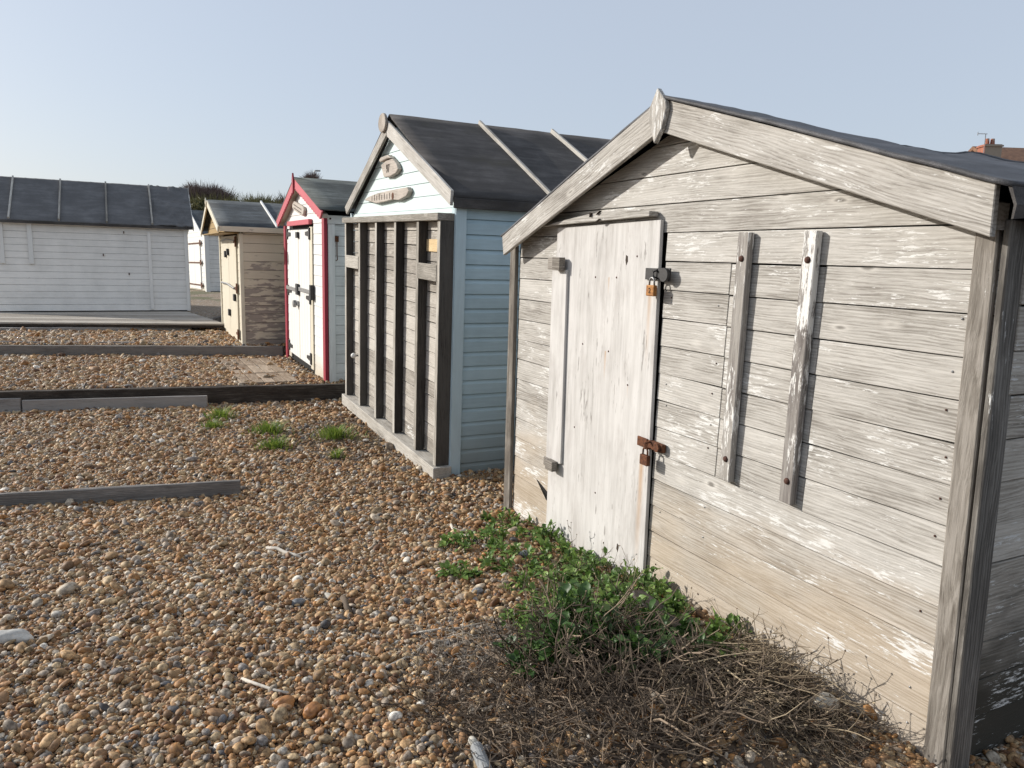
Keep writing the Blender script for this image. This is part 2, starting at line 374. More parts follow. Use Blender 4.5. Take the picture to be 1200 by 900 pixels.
# plywood door
def ply():
    m, t, p = new_mat('pale plywood')
    gc = attr(t, 'gc'); oc = nd(t, 'ShaderNodeTexCoord').outputs['Object']
    g1 = noi(t, vm(t, 'MULTIPLY', gc, (4, 130, 130)), 1, 4, .7); g2 = noi(t, vm(t, 'MULTIPLY', gc, (2.2, 22, 22)), 1, 4, .6); g3 = noi(t, oc, 2.5, 4)
    f = mth(t, 'ADD', mth(t, 'ADD', mth(t, 'MULTIPLY', g1, .4), mth(t, 'MULTIPLY', g2, .6)), mth(t, 'SUBTRACT', mth(t, 'MULTIPLY', g3, .35), .17))
    c = ramp(t, f, [(.28, (.28, .265, .25)), (.40, (.47, .455, .435)), (.55, (.565, .55, .53)), (.75, (.64, .625, .605))])
    ch = noi(t, vm(t, 'MULTIPLY', gc, (9, 60, 60)), 1, 5, .6); ch2 = noi(t, vm(t, 'MULTIPLY', gc, (2.5, 6, 6)), 1, 2)
    c = mix(t, ramp(t, mth(t, 'ADD', mth(t, 'MULTIPLY', ch, .7), mth(t, 'MULTIPLY', ch2, .4)), [(.655, 0.0), (.70, .7)]), c, (.20, .185, .17))
    sc2 = noi(t, vm(t, 'MULTIPLY', oc, (4, 7, 2.2)), 1, 5, .7); c = mix(t, ramp(t, sc2, [(.5, 0.0), (.68, .55)]), c, (.36, .335, .315))
    # rust runs under the two locks and from nail heads: a stain with its own shape on the door
    s = nd(t, 'ShaderNodeSeparateXYZ', {0: oc})
    for (yc, wd, top, ln, k) in ((1.66, .018, 1.46, .42, .45), (1.645, .026, .62, .62, .6), (2.02, .008, 1.49, .10, .5), (2.02, .009, 1.10, .17, .5), (1.80, .007, .95, .08, .3)):
        d = mth(t, 'DIVIDE', mth(t, 'ABSOLUTE', mth(t, 'ADD', mth(t, 'SUBTRACT', s.outputs[1], yc), mth(t, 'MULTIPLY', mth(t, 'SUBTRACT', g2, .5), .02))), wd)
        a = ramp(t, d, [(.2, 1.0), (1.0, 0.0)])
        dz = mth(t, 'DIVIDE', mth(t, 'SUBTRACT', top, s.outputs[2]), ln)
        b = ramp(t, dz, [(0.0, 0.0), (.02, 1.0), (1.0, 0.0)])
        c = mix(t, mth(t, 'MULTIPLY', mth(t, 'MULTIPLY', a, b), k), c, (.42, .21, .055))
    setc(t, p, 'Base Color', c); p.inputs['Roughness'].default_value = .85; p.inputs['Specular IOR Level'].default_value = .2
    bump(t, p, mth(t, 'ADD', g1, g2), .0015, .6)
    return m
M['old_ply'] = ply()
def brick():
    m, t, p = new_mat('red brick')
    oc = nd(t, 'ShaderNodeTexCoord').outputs['Object']
    b = nd(t, 'ShaderNodeTexBrick', {'Vector': vm(t, 'MULTIPLY', oc, (1, 1, 1)), 'Color1': (.33, .10, .055, 1), 'Color2': (.24, .075, .045, 1), 'Mortar': (.30, .25, .20, 1), 'Scale': 4.0})
    setc(t, p, 'Base Color', b.outputs[0]); p.inputs['Roughness'].default_value = .9
    return m
M['brick'] = brick()
M['tile'] = plain('brown roof tiles', (.22, .12, .07), .85, scale=4, col2=(.13, .07, .045))
M['render'] = plain('house render', (.55, .5, .42), .9, scale=3)

# ------------------------------------------------------------------ ground
LA0, LA1 = Vector((-5.168, 7.827)), Vector((-2.014, 8.756))      # line of the near sleeper
LD0, LD1 = Vector((-7.62, 10.86)), Vector((-3.56, 11.50))       # line of the far sleeper
def side_of(x, y, a, b):
    d = b - a; d.normalize(); return (-(x - a.x) * d.y + (y - a.y) * d.x)
def sst(x): x = max(0.0, min(1.0, x)); return x * x * (3 - 2 * x)
def ground_z(x, y):
    t = [(0, 0), (2.2, 0), (3.6, -.06), (5.1, -.125), (5.9, -.10), (7.2, -.08), (8.8, -.05), (9e9, -.05)]
    for (a, za), (b, zb) in zip(t, t[1:]):
        if y < b: zl = za + (zb - za) * max(0, y - a) / (b - a); break
    zl += .022 * mnoise.noise(Vector((x * .8, y * .8, 3.1))) + .012 * mnoise.noise(Vector((x * 2.3, y * 2.3, 1.7)))
    if y < 6.2:   # soil banked up against the near shed
        zl += .075 * math.exp(-(((x - .62) / .55) ** 2 + ((y - 2.95) / .75) ** 2)) + .03 * math.exp(-(((x - .1) / .4) ** 2 + ((y - 4.1) / .5) ** 2))
    da = side_of(x, y, LA0, LA1); ddd = side_of(x, y, LD0, LD1)
    z = zl + (.132 - zl) * sst(da / .05 + .2) if da > -.1 else zl
    if ddd > -.1: z = z + (.285 - z) * sst(ddd / .05 + .2)
    if ddd > 4.9: z += .15 * sst((ddd - 4.9) / .6)
    if y > 18: z += .17 * sst((y - 18) / 6)
    if y > 30: z += 1.2 * sst((y - 30) / 25)
    return z
def grid_ground():
    xs = np.concatenate([[-600, -300, -150, -80, -45, -30, -22, -17, -13], np.arange(-10.5, 4.01, .07), [5, 7, 10, 15, 22, 35, 60, 110, 220, 600]])
    ys = np.concatenate([[-60, -25, -10, -4, -1.5], np.arange(0, 14.51, .07), [15, 15.5, 16, 17, 18, 19, 20, 21.5, 23, 25, 28, 32, 37, 44, 55, 80, 120, 200, 350, 700]])
    vs = [(x, y, ground_z(x, y)) for y in ys for x in xs]; n = len(xs)
    fs = [(j * n + i, j * n + i + 1, (j + 1) * n + i + 1, (j + 1) * n + i) for j in range(len(ys) - 1) for i in range(n - 1)]
    me = bpy.data.meshes.new('beach_ground'); me.from_pydata(vs, [], fs); me.polygons.foreach_set('use_smooth', [True] * len(fs))
    m, t, p = new_mat('shingle bed')
    oc = nd(t, 'ShaderNodeTexCoord').outputs['Object']
    vo = nd(t, 'ShaderNodeTexVoronoi', {'Vector': oc, 'Scale': 34.0}); h = nd(t, 'ShaderNodeSeparateColor', {0: vo.outputs['Color']}).outputs[0]
    c = ramp(t, h, [(0, (.16, .10, .06)), (.3, (.30, .21, .13)), (.6, (.36, .28, .19)), (.85, (.22, .2, .18)), (1, (.5, .45, .38))])
    far = ramp(t, mth(t, 'DIVIDE', nd(t, 'ShaderNodeSeparateXYZ', {0: oc}).outputs[1], 40.0), [(.36, 1.0), (.44, .12)])
    c = mix(t, mth(t, 'MULTIPLY', ramp(t, noi(t, oc, 1.4, 4), [(.4, .9), (.65, .6)]), far), c, (.060, .040, .026))
    c = mix(t, mth(t, 'MULTIPLY', mth(t, 'SUBTRACT', 1.0, far), ramp(t, noi(t, oc, .55, 5, .7), [(.48, 0.0), (.58, .85)])), c, (.085, .10, .03))
    setc(t, p, 'Base Color', c); p.inputs['Roughness'].default_value = .9
    bump(t, p, mth(t, 'SUBTRACT', 1.0, vo.outputs['Distance']), .02, 1.0)
    me.materials.append(m); o = bpy.data.objects.new('beach_ground', me); COL.objects.link(o)
    tag(o, 'brown shingle beach ground under and around the huts', 'ground', kind='structure')
grid_ground()

# hut frames (metres; the camera stands at x = y = 0)
FA = Frame((1.414, 2.161, 0.0), -26.5, .9)
FB = Frame((-.472, 5.779, -.10), -26.5, 2.2)
FR = Frame((-2.251, 8.927, .15), -27, 1.5)
FC = Frame((-4.19, 11.478, .30), -27, 1.0)
FL = Frame((-7.48, 17.12, .45), -27, 0)
FW = Frame((-10.148, 24.635, .60), -34, 0)
def inside(fr, x, y, W, D, mg=0.0):
    d = Vector((x, y, 0)) - Vector((fr.o.x, fr.o.y, 0)); u = d.dot(fr.u); v = d.dot(fr.v)
    return mg < u < W - mg and mg < v < D

# ------------------------------------------------------------------ camera
H = 1.55; P_ = R_(8.8); RL = R_(1.25); FPX = 867.0
right0, up0, fwd = Vector((1, 0, 0)), Vector((0, math.sin(P_), math.cos(P_))), Vector((0, math.cos(P_), -math.sin(P_)))
cr = right0 * math.cos(RL) + up0 * math.sin(RL); cu = up0 * math.cos(RL) - right0 * math.sin(RL)
cam = bpy.data.objects.new('camera', bpy.data.cameras.new('camera')); COL.objects.link(cam)
cm = Matrix((cr, cu, -fwd)).transposed().to_4x4(); cm.translation = (0, 0, H); cam.matrix_world = cm
cam.data.sensor_fit = 'HORIZONTAL'; cam.data.sensor_width = 36; cam.data.lens = FPX / 1200 * 36; cam.data.clip_start = .05; cam.data.clip_end = 3000
S.camera = cam
def to_px(x, y, z):
    q = Vector((x, y, z - H)); d = q.dot(fwd)
    return (600 + FPX * q.dot(cr) / d, 450 - FPX * q.dot(cu) / d) if d > .1 else (-9999, -9999)

# ------------------------------------------------------------------ the near silvered shed
HUTS = 'beach huts along the shingle'
def near_shed():
    f = FA; t = f.empty('beach_shed')
    tag(t, 'bare silver grey timber shed with a boarded plywood door and two vertical battens, nearest hut', 'shed', HUTS)
    W, D, ev, pk, pu = 3.19, 2.75, 1.70, 2.20, 1.56
    sp = gable(W, ev, pk, pu)
    c = MB(); core(c, W, D, ev, pk, pu, .025, -.12); c.build('dark_core', M['dark_in'], t)
    b = MB(); clad_front(b, sp, -.153, 2.19, .1333, holes=((1.586, 2.50, -.2, 1.75), (.655, 1.145, .66, 1.58)), jit=.0025, ends=(.03, .085))
    b.build('front_cladding', M['grey_front'], t, bevel=.0012)
    b = MB(); clad_front(b, lambda w: (.6575, 1.1425), .6445, 1.578, .1333, out=.0015, jit=.002, prof=((0, .004), (.97, .001))); b.build('boarded_window', M['grey_front'], t, bevel=.002)
    b = MB(); clad_side(b, .055, D, -.12, ev + .03, .1333, out=.0, sgn=-1, jit=.003); b.build('side_cladding', M['side_damp'], t, bevel=.002)
    b = MB(); clad_side(b, .055, D, -.12, ev + .03, .1333, out=W, sgn=1); b.build('side_cladding', M['side_damp'], t)
    # corner trims (they lean a little)
    b = MB(); b.prism([(-.012, -.06), (.058, -.06), (.112, 1.70), (.045, 1.70)], 'v', -.026, -.004, (0, 0, 1)); b.build('corner_trim', M['grey_trim'], t, bevel=.004)
    b = MB(); b.prism([(-.024, -.06), (.076, -.06), (.070, 1.72), (-.024, 1.72)], 'u', -.034, -.012, (0, 0, 1)); o = b.build('corner_trim', M['dark_trim'], t, bevel=.004)
    for vtx in o.data.vertices: vtx.co.y += .045 * max(0, vtx.co.z) / 1.7
    b = MB(); b.prism([(3.112, -.2), (3.205, -.2), (3.205, 1.66), (3.125, 1.66)], 'v', -.03, -.004, (0, 0, 1)); b.build('corner_trim', M['grey_trim'], t, bevel=.004)
    # barge boards and finial
    for nm, poly in (('l', [(3.165, 1.712), (3.140, 1.592), (1.535, 2.158), (1.535, 2.302)]), ('r', [(.016, 1.812), (.012, 1.667), (1.531, 2.149), (1.531, 2.291)])):
        b = MB(); g = (poly[-1][0] - poly[0][0], 0, poly[-1][1] - poly[0][1]); b.prism(poly, 'v', -.112, -.088, g); b.build('barge_board', M['grey_barge'], t, bevel=.003)
    b = MB(); b.prism([(1.550, 2.338), (1.607, 2.249), (1.600, 2.20), (1.551, 2.099), (1.501, 2.16), (1.477, 2.239), (1.484, 2.272)], 'v', -.137, -.1125, (0, 0, 1)); b.build('finial', M['grey_barge'], t, bevel=.003)
    # soffit strip and verge lath between wall and barge
    b = MB(); b.prism([(3.12, 1.70), (3.12, 1.665), (1.545, 2.235), (1.545, 2.27)], 'v', -.0875, -.012, (1, 0, -.3)); b.prism([(.03, 1.765), (.03, 1.69), (1.53, 2.16), (1.53, 2.24)], 'v', -.0875, -.012, (1, 0, .3)); b.build('soffit_board', M['grey_trim'], t)
    # crumpled felt roof
    def wr(fq, v):
        a = .035 * (1 - math.cos(min(v + .1, 2.8) / 2.8 * 2 * math.pi)) * -.5 - .028 * max(0, v)
        r = .020 * mnoise.noise(Vector((fq * 2.2, v * 2.6, 4))) + .013 * mnoise.noise(Vector((fq * 9, v * 3.0, 9))) + .007 * mnoise.noise(Vector((fq * 4, v * 11, 2)))
        return a * (.35 + .65 * fq) + r * min(1, .25 + (v + .13) * 2)
    b = MB(); roof_sheet(b, (-.035, 1.80), (1.545, 2.298), -.130, D + .1, .014, 30, 46, wr); roof_sheet(b, (3.2, 1.71), (1.545, 2.298), -.105, D + .1, .012, 24, 40, wr)
    o = b.build('roof', M['felt_a'], t, smooth=True)
    b = MB(); vs = []; fs = []    # felt turned down over the right eave
    n = 26
    for j in range(n + 1):
        v = -.125 + (D + .2) * j / n; dr = .075 + .035 * mnoise.noise(Vector((v * 5, 0, 5))) + (.045 if .02 < v < .35 else 0)
        bow = .014 * mnoise.noise(Vector((v * 6, 3, 1)))
        vs += [(-.034, v, 1.806 - .028 * max(0, v)), (-.052 + bow, v, 1.79 - dr * .45), (-.040 + bow * 1.8, v + .01, 1.80 - dr - .028 * max(0, v)), (-.034 + bow * 1.8, v + .01, 1.80 - dr), (-.044 + bow, v, 1.79 - dr * .45), (-.026, v, 1.80 - .028 * max(0, v))]
    for j in range(n):
        for k in range(6): fs.append((j * 6 + k, j * 6 + (k + 1) % 6, (j + 1) * 6 + (k + 1) % 6, (j + 1) * 6 + k))
    b.add(vs, fs + [(0, 1, 2, 3, 4, 5), tuple(n * 6 + k for k in (5, 4, 3, 2, 1, 0))]); b.build('felt_flap', M['felt_b'], t)
    b = MB(); b.prism([(.10, 1.77), (.135, 1.76), (.145, 1.72), (.18, 1.675), (.20, 1.68), (.16, 1.70), (.15, 1.75), (.13, 1.785)], 'u', -.062, -.054, (0, 0, 1)); b.build('torn_felt_edge', M['white_plain'], t)
    # door: plywood sheet, cover strip, turn blocks
    d = MB(); d.prism([(1.578, -.11), (2.59, -.13), (2.587, 1.757), (1.608, 1.771)], 'v', -.028, -.009, (0, 0, 1)); door = d.build('door', M['old_ply'], t, bevel=.0015)
    tag(door, 'pale bleached plywood door with rust runs')
    s = MB(); s.prism([(2.415, .37), (2.592, .33), (2.600, 1.512), (2.432, 1.516)], 'v', -.045, -.0285, (0, 0, 1)); s.build('cover_strip', M['old_ply'], door, bevel=.0015)
    for (u0, u1, w0, w1, ext) in ((2.45, 2.535, 1.512, 1.586, 2.635), (2.447, 2.53, .315, .375, 2.60)):
        s = MB(); s.box(u0, u1, -.085, -.046, w0, w1, (1, 0, 0)); s.box(u1 - .02, ext, -.058, -.046, w0 + .004, w1 - .004, (1, 0, 0)); s.build('turn_block', M['grey_trim'], door, bevel=.002)
    s = MB(); s.prism([(2.727, 1.767), (1.655, 1.788), (1.655, 1.812), (1.9, 1.826), (2.2, 1.818), (2.45, 1.796)], 'v', -.062, -.008, (1, 0, 0)); s.build('drip_board', M['grey_front'], t, bevel=.002)
    for (uu, ww, k) in ((2.12, 1.80, .05), (2.08, 1.815, .03), (2.15, 1.812, .028)):
        s = MB(); s.prism([(uu + random.uniform(-k, k), ww + random.uniform(-k, k) * .55) for _ in range(3)], 'v', -.075, -.058, (1, 0, 0)); s.build('splinter', M['carve'], t)
    for uu, ww in ((2.15, 1.485), (1.99, 1.10), (2.25, 1.11), (1.95, 1.49), (1.78, 1.60), (1.80, .95), (2.3, .62), (2.05, .3)):
        s = MB(); s.disc((uu, -.0282, ww), (0, -1, 0), .0055, .003, 8, True); s.build('nail_head', M['nail'], door)
    for k in range(11):
        for uu in (.135, 1.20, 1.52):
            ww = .08 + .1333 * k + random.uniform(-.02, .02)
            if random.random() < .3 or (uu > 1 and ww > 1.45): continue
            s = MB(); s.disc((uu + random.uniform(-.012, .012), -.003, ww), (0, -1, 0), .0042, .0035, 7, True); s.build('nail_head', M['galv' if random.random() < .6 else 'nail'], t)
    # knot holes and cracks
    for nm, poly in (('knot_hole', [(1.86, 1.60), (1.873, 1.605), (1.877, 1.58), (1.868, 1.555), (1.857, 1.575)]), ('knot_hole', [(1.80, .085), (1.815, .09), (1.82, .06), (1.808, .045)])):
        s = MB(); s.prism(poly, 'v', -.0295, -.0275); s.build(nm, M['carve'], door)
    s = MB(); s.prism([(2.60, .118), (2.77, .168), (2.615, .095), (2.60, .065), (2.64, .075)], 'v', -.0085, -.004); s.build('crack', M['dark_in'], t)
    # the two battens
    for (a, b_, wb) in ((1.016, 1.078, .657), (.678, .738, .664)):
        s = MB(); s.prism([(a + .004, wb), (b_ + .004, wb + .004), (b_, 1.704), (a, 1.702)], 'v', -.039, -.0068, (0, 0, 1)); o = s.build('window_batten', M['batten'], t, bevel=.003)
        for ww in (1.597, .755):
            n = MB(); n.disc(((a + b_) / 2, -.039, ww), (0, -1, 0), .0135, .009, 12, True); n.build('bolt_head', M['nail'], o, smooth=True)
    # hasps
    s = MB(); s.box(1.60, 1.69, -.040, -.0285, 1.49, 1.545); s.box(1.505, 1.60, -.036, -.0285, 1.487, 1.548); s.disc((1.535, -.036, 1.516), (0, -1, 0), .033, .016, 16); s.tube([(1.60, -.036, 1.50), (1.60, -.058, 1.505), (1.60, -.058, 1.53), (1.60, -.036, 1.535)], .005, 6); s.build('hasp', M['black_iron'], t, bevel=.0015)
    s = MB(); s.box(1.60, 1.68, -.038, -.0285, .665, .712); s.box(1.485, 1.60, -.034, -.0085, .668, .708); s.disc((1.515, -.034, .69), (0, -1, 0), .022, .014, 12); s.tube([(1.575, -.036, .67), (1.575, -.066, .675), (1.575, -.066, .70), (1.575, -.036, .705)], .006, 6); s.build('hasp', M['rust'], t, bevel=.0015)
    for (uu, ww, col, lab, two) in ((1.603, 1.492, 'brass', 'orange brass padlock on the black hasp, upper of two on the plywood door', True), (1.575, .668, 'rust', 'dark rusted padlock on the brown hasp, lower of two on the plywood door', False)):
        k = f.empty('padlock', (uu, -.062, ww)); tag(k, lab, 'padlock')
        b = MB(); b.box(-.030, .030, -.011, .011, -.078, -.026, (0, 0, 1)); body = b.build('lock_body', M[col], k, bevel=.004, seg=2)
        b = MB(); b.tube([(.019 * math.cos(a), 0, -.028 + (.019 * math.sin(a) if i else -.0) + .018 * (1 if 0 < i < 8 else 0)) for i, a in enumerate(np.linspace(0, math.pi, 9))], .0045, 8); b.build('shackle', M['galv' if two else 'rust'], k, smooth=True)
        if two: glyph('2', .036, .0008, M['carve'], body, (-.0118, 0, -.053), (R_(90), 0, R_(-90)))
near_shed()

# ------------------------------------------------------------------ the blue hut
def blue_hut():
    f = FB; t = f.empty('beach_hut')
    tag(t, 'powder blue sided hut with slatted grey timber front and driftwood signs on its mint gable', 'beach hut', HUTS)
    W, D, ev, pk, pu = 3.10, 3.4, 2.11, 2.87, 1.56
    prof = ((0, .004), (.70, .004), (.82, -.002), (.985, -.011))
    c = MB(); core(c, W, D, ev, pk, pu, .03, -.05, .03); c.build('dark_core', M['dark_in'], t)
    sp = gable(W, ev, pk, pu)
    b = MB(); clad_front(b, lambda w: sp(w) if w > ev else (.02, W - .02), 2.105, 2.86, .1085, jit=.001); b.build('gable_cladding', M['mint'], t, bevel=.0015)
    b = MB(); b.box(.02, W - .02, -.018, -.002, 2.062, 2.102); b.build('gable_trim', M['mint'], t, bevel=.002)
    b = MB(); clad_front(b, lambda w: (.05, W - .05), .10, 2.0, .122, out=-.060, jit=.003, gap=.003); b.build('front_cladding', M['grid_board'], t, bevel=.002)
    b = MB(); b.box(.075, .47, -.076, -.067, 1.765, 1.862); b.build('replacement_board', M['fresh'], t, bevel=.002)
    b = MB(); clad_side(b, .03, D, -.02, ev + .02, .1135, prof=prof, jit=.0); b.build('side_cladding', M['blue'], t, bevel=.001)
    b = MB(); b.box(W - .012, W, .03, D, -.02, ev); b.build('side_cladding', M['blue'], t)
    b = MB(); b.box(-.016, .042, -.030, -.012, -.03, 2.115, (0, 0, 1)); b.box(-.030, -.014, -.026, .062, -.03, 2.115, (0, 0, 1)); b.build('corner_trim', M['blue_trim'], t, bevel=.002)
    b = MB(); b.box(W - .04, W + .016, -.030, -.012, -.03, 2.115, (0, 0, 1)); b.build('corner_trim', M['blue_trim'], t, bevel=.002)
    # frame over the front
    fr = MB(); fr.box(-.012, 2.955, -.165, -.028, 2.002, 2.058); fr.build('top_rail', M['grid_wood'], t, bevel=.004)
    for i, u in enumerate((-.010, .472, 1.073, 1.678, 2.280, 2.858)):
        p = MB(); p.box(u, u + .05, -.140, -.026 if i == 0 else -.067, .092, 2.001, (0, 0, 1)); o = p.build('frame_post', M['grid_post'], t, bevel=.003)
        p = MB(); p.box(u - .003, u + .052, -.1445, -.1405, .095, 2.000, (0, 0, 1)); p.build('post_face', M['grid_wood'], o)  # pale strip stands for the sunlit front edge of the post
    for (u0, u1, w0, w1) in ((.04, .478, 1.545, 1.672), (2.329, 2.859, 1.53, 1.66)):
        p = MB(); p.box(u0, u1, -.150, -.128, w0, w1); p.build('cross_rail', M['grid_wood'], t, bevel=.003)
    p = MB(); p.box(-.05, 2.955, -.175, -.02, -.03, .091); p.build('sill', M['grid_wood'], t, bevel=.005)
    p = MB(); p.tube([(2.655, -.05, .575), (2.655, -.10, .575)], .010, 8); p.build('knob_stem', M['galv'], t)
    p = MB(); c = (2.655, -.115, .575); p.tube([(c[0], c[1] + .03 * math.cos(a), c[2]) for a in np.linspace(0, math.pi, 8)], [max(.002, .03 * math.sin(a)) for a in np.linspace(0, math.pi, 8)], 12); p.build('door_knob', M['white_plain'], t, smooth=True)
    # roof
    pk2 = 2.955
    def wr(fq, v): return .006 * mnoise.noise(Vector((fq * 3, v * 2, 4))) + .003 * mnoise.noise(Vector((fq * 12, v * 7, 9)))
    b = MB(); roof_sheet(b, (-.055, 2.165), (pu + .02, pk2), -.057, D + .08, .02, 14, 30, wr); roof_sheet(b, (W + .055, 2.165), (pu + .02, pk2), -.057, D + .08, .02, 14, 30, wr)
    b.build('roof', M['felt_b'], t, smooth=True)
    b = MB(); b.box(-.070, -.050, -.058, D + .06, 2.095, 2.172, (0, 1, 0)); b.build('eave_fascia', M['felt_b'], t, bevel=.004)
    for v in (.83, 1.63, 2.43):
        b = MB(); b.bar((-.045, v - .01, 2.185 + .012), (pu + .01, v + .01, pk2 + .034), .022, .013, up=(0, 1, 0)); b.build('roof_batten', M['grid_wood'], t, bevel=.002)
    for poly in ([(3.165, 2.180), (3.085, 2.100), (1.585, 2.790), (1.585, 2.895)], [(-.058, 2.222), (-.045, 2.112), (1.575, 2.775), (1.575, 2.912)]):
        b = MB(); g = (poly[-1][0] - poly[0][0], 0, poly[-1][1] - poly[0][1]); b.prism(poly, 'v', -.082, -.058, g); b.build('barge_board', M['grey_barge'], t, bevel=.003)
    b = MB(); b.prism([(1.65 + .115 * math.cos(a) * (1.0), 2.90 + .085 * math.sin(a)) for a in np.linspace(0, 2 * math.pi, 18, endpoint=False)], 'v', -.108, -.083, (0, 0, 1)); b.build('finial', M['drift'], t, bevel=.004)
    # driftwood number plaque and name board
    def lump(poly, v0, v1, name):
        b = MB(); b.prism([(x + random.uniform(-.012, .012), z + random.uniform(-.006, .006)) for x, z in poly], 'v', v0, v1, (1, 0, 0)); return b.build(name, M['drift'], t, bevel=.008, seg=2)
    pl = lump([(1.40, 2.435), (1.60, 2.42), (1.78, 2.432), (1.83, 2.50), (1.86, 2.55), (1.70, 2.568), (1.50, 2.572), (1.38, 2.52), (1.345, 2.475)], -.050, -.008, 'number_plaque')
    glyph('97', .105, .003, M['carve'], pl, (-.0508, 1.635, 2.492), (R_(90), 0, R_(-90)))
    lump([(1.50, 2.575), (1.62, 2.585), (1.86, 2.565), (1.90, 2.590), (1.84, 2.606), (1.62, 2.612)], -.062, -.012, 'driftwood_knob')
    nb = lump([(2.46, 2.232), (2.30, 2.215), (2.02, 2.192), (1.72, 2.196), (1.50, 2.206), (1.30, 2.198), (1.08, 2.222), (1.01, 2.268), (1.06, 2.300), (1.30, 2.302), (1.62, 2.300), (1.95, 2.292), (2.20, 2.278), (2.34, 2.262)], -.052, -.008, 'name_board')
    for i in range(9):
        b = MB(); x = 2.16 - i * .085; b.box(x - .008, x + .008, -.0535, -.0515, 2.218, 2.262 + .012 * (i % 2), (0, 0, 1)); b.build('carved_stroke', M['carve'], nb)
    b = MB(); b.disc((1.47, -.052, 2.238), (0, -1, 0), .035, .006, 10, True); b.build('rust_patch', M['rust'], nb)
blue_hut()

# ------------------------------------------------------------------ the red trimmed hut
def red_hut():
    f = FR; t = f.empty('beach_hut')
    tag(t, 'white hut with scalloped red barge boards, red corner posts and white double doors', 'beach hut', HUTS)
    W, D, ev, pk, pu = 2.60, 2.6, 1.985, 2.45, 1.36
    c = MB(); core(c, W, D, ev, pk, pu, .02, -.05); c.build('dark_core', M['dark_in'], t)
    sp = gable(W, ev, pk, pu)
    b = MB(); clad_front(b, sp, -.02, 2.44, .128, holes=((.70, 2.30, .0, 1.90),)); b.build('front_cladding', M['white'], t, bevel=.002)
    b = MB(); clad_side(b, .03, D, -.02, 1.88, .118); b.build('side_cladding', M['white_shade'], t, bevel=.002)
    b = MB(); b.box(-.020, -.004, .012, D, 1.885, 1.985, (0, 1, 0)); b.box(-.018, -.006, .018, .10, -.02, 1.882, (0, 0, 1)); b.build('side_trim', M['white_shade'], t, bevel=.002)
    b = MB(); b.box(W - .01, W + .01, .03, D, -.02, ev); b.build('side_cladding', M['white_shade'], t)
    for u0, w1 in ((-.022, 2.0), (W - .10, 1.90)):
        b = MB(); b.box(u0, u0 + .125, -.030, .010, -.10, w1, (0, 0, 1)); b.build('corner_post', M['red'], t, bevel=.003)
    # barge boards with scalloped lower edge
    for (e0, e1, top, w1) in (((-.21, 2.015), (-.13, 1.945), (1.40, 2.50), .095), ((2.83, 1.965), (2.75, 1.90), (1.40, 2.50), .095)):
        a = Vector(e0); p = Vector(top); d = p - a; n = 15; low0 = Vector(e1); low1 = Vector((top[0], top[1] - .115))
        poly = [tuple(a), tuple(p)]
        for i in range(n * 4 + 1):
            q = low1 + (low0 - low1) * (i / (n * 4)); s = abs(math.sin(math.pi * i / 4)) * .026; poly.append((q.x, q.y - s))
        b = MB(); b.prism(poly, 'v', -.098, -.078, (d.x, 0, d.y)); b.build('barge_board', M['pink'], t)
    b = MB(); b.prism([(1.40, 2.56), (1.445, 2.47), (1.43, 2.34), (1.40, 2.29), (1.36, 2.34), (1.355, 2.47)], 'v', -.120, -.099, (0, 0, 1)); b.build('finial', M['red'], t)
    b = MB(); b.prism([(2.74, 1.965), (2.74, 1.900), (1.40, 2.390), (1.40, 2.465)], 'v', -.077, -.008, (1, 0, .3)); b.prism([(-.13, 1.99), (-.12, 1.945), (1.40, 2.390), (1.40, 2.465)], 'v', -.077, -.008, (1, 0, .3)); b.build('soffit_board', M['soffit'], t)
    b = MB(); roof_sheet(b, (-.15, 2.03), (1.40, 2.492), -.10, D + .05, .018, 6, 12, lambda q, v: .004 * mnoise.noise(Vector((q * 4, v * 3, 1)))); roof_sheet(b, (2.84, 1.97), (1.40, 2.492), -.10, D + .05, .018, 6, 12); b.build('roof', M['felt_r'], t, smooth=True)
    # doors
    for u0, u1 in ((.86, 1.555), (1.575, 2.30)):
        b = MB(); n = 4
        for i in range(n): b.box(u0 + (u1 - u0) * i / n + .002, u0 + (u1 - u0) * (i + 1) / n - .002, -.022, .006, .06, 1.83, (0, 0, 1))
        d = b.build('door', M['white_plain'], t, bevel=.003)
        uh = u0 if u0 < 1 else u1; sg = 1 if u0 < 1 else -1
        for ww in (1.775, .95 if sg > 0 else .97, .16):
            b = MB(); b.prism([(uh, ww - .035), (uh + sg * .20, ww - .022), (uh + sg * .20, ww + .022), (uh, ww + .035)], 'v', -.034, -.0225); b.box(uh - sg * .07, uh, -.036, -.010, ww - .075, ww + .075); b.build('hinge', M['black_iron'], d, bevel=.002)
    b = MB(); b.box(1.60, 2.40, -.046, -.034, .985, 1.035); b.box(.66, 1.60, -.046, -.034, 1.01, 1.06); b.build('security_bar', M['galv'], t, bevel=.002)
    for q_ in ((1.50, 1.64, -.06, -.0345, .95, 1.10), (.64, .72, -.06, -.012, .94, 1.13), (1.48, 1.60, -.055, -.0225, 1.72, 1.80)):
        b = MB(); b.box(*q_); b.build('bar_bracket', M['black_iron'], t, bevel=.003)
    b = MB(); b.box(1.55, 1.80, -.05, -.023, .80, .86); b.disc((1.66, -.05, .82), (0, -1, 0), .05, .04, 12); b.build('hasp', M['galv'], t, bevel=.002)
    b = MB(); b.prism([(2.21, 1.885), (.72, 1.890), (.72, 1.955), (2.18, 1.950)], 'v', -.055, -.01); b.build('door_lintel', M['pink'], t, bevel=.003)
    b = MB(); b.box(1.55, 1.58, -.024, -.0228, .06, 1.83, (0, 0, 1)); b.box(.70, .85, -.020, -.006, .03, 1.86, (0, 0, 1)); b.build('door_frame', M['cream'], t, bevel=.002)
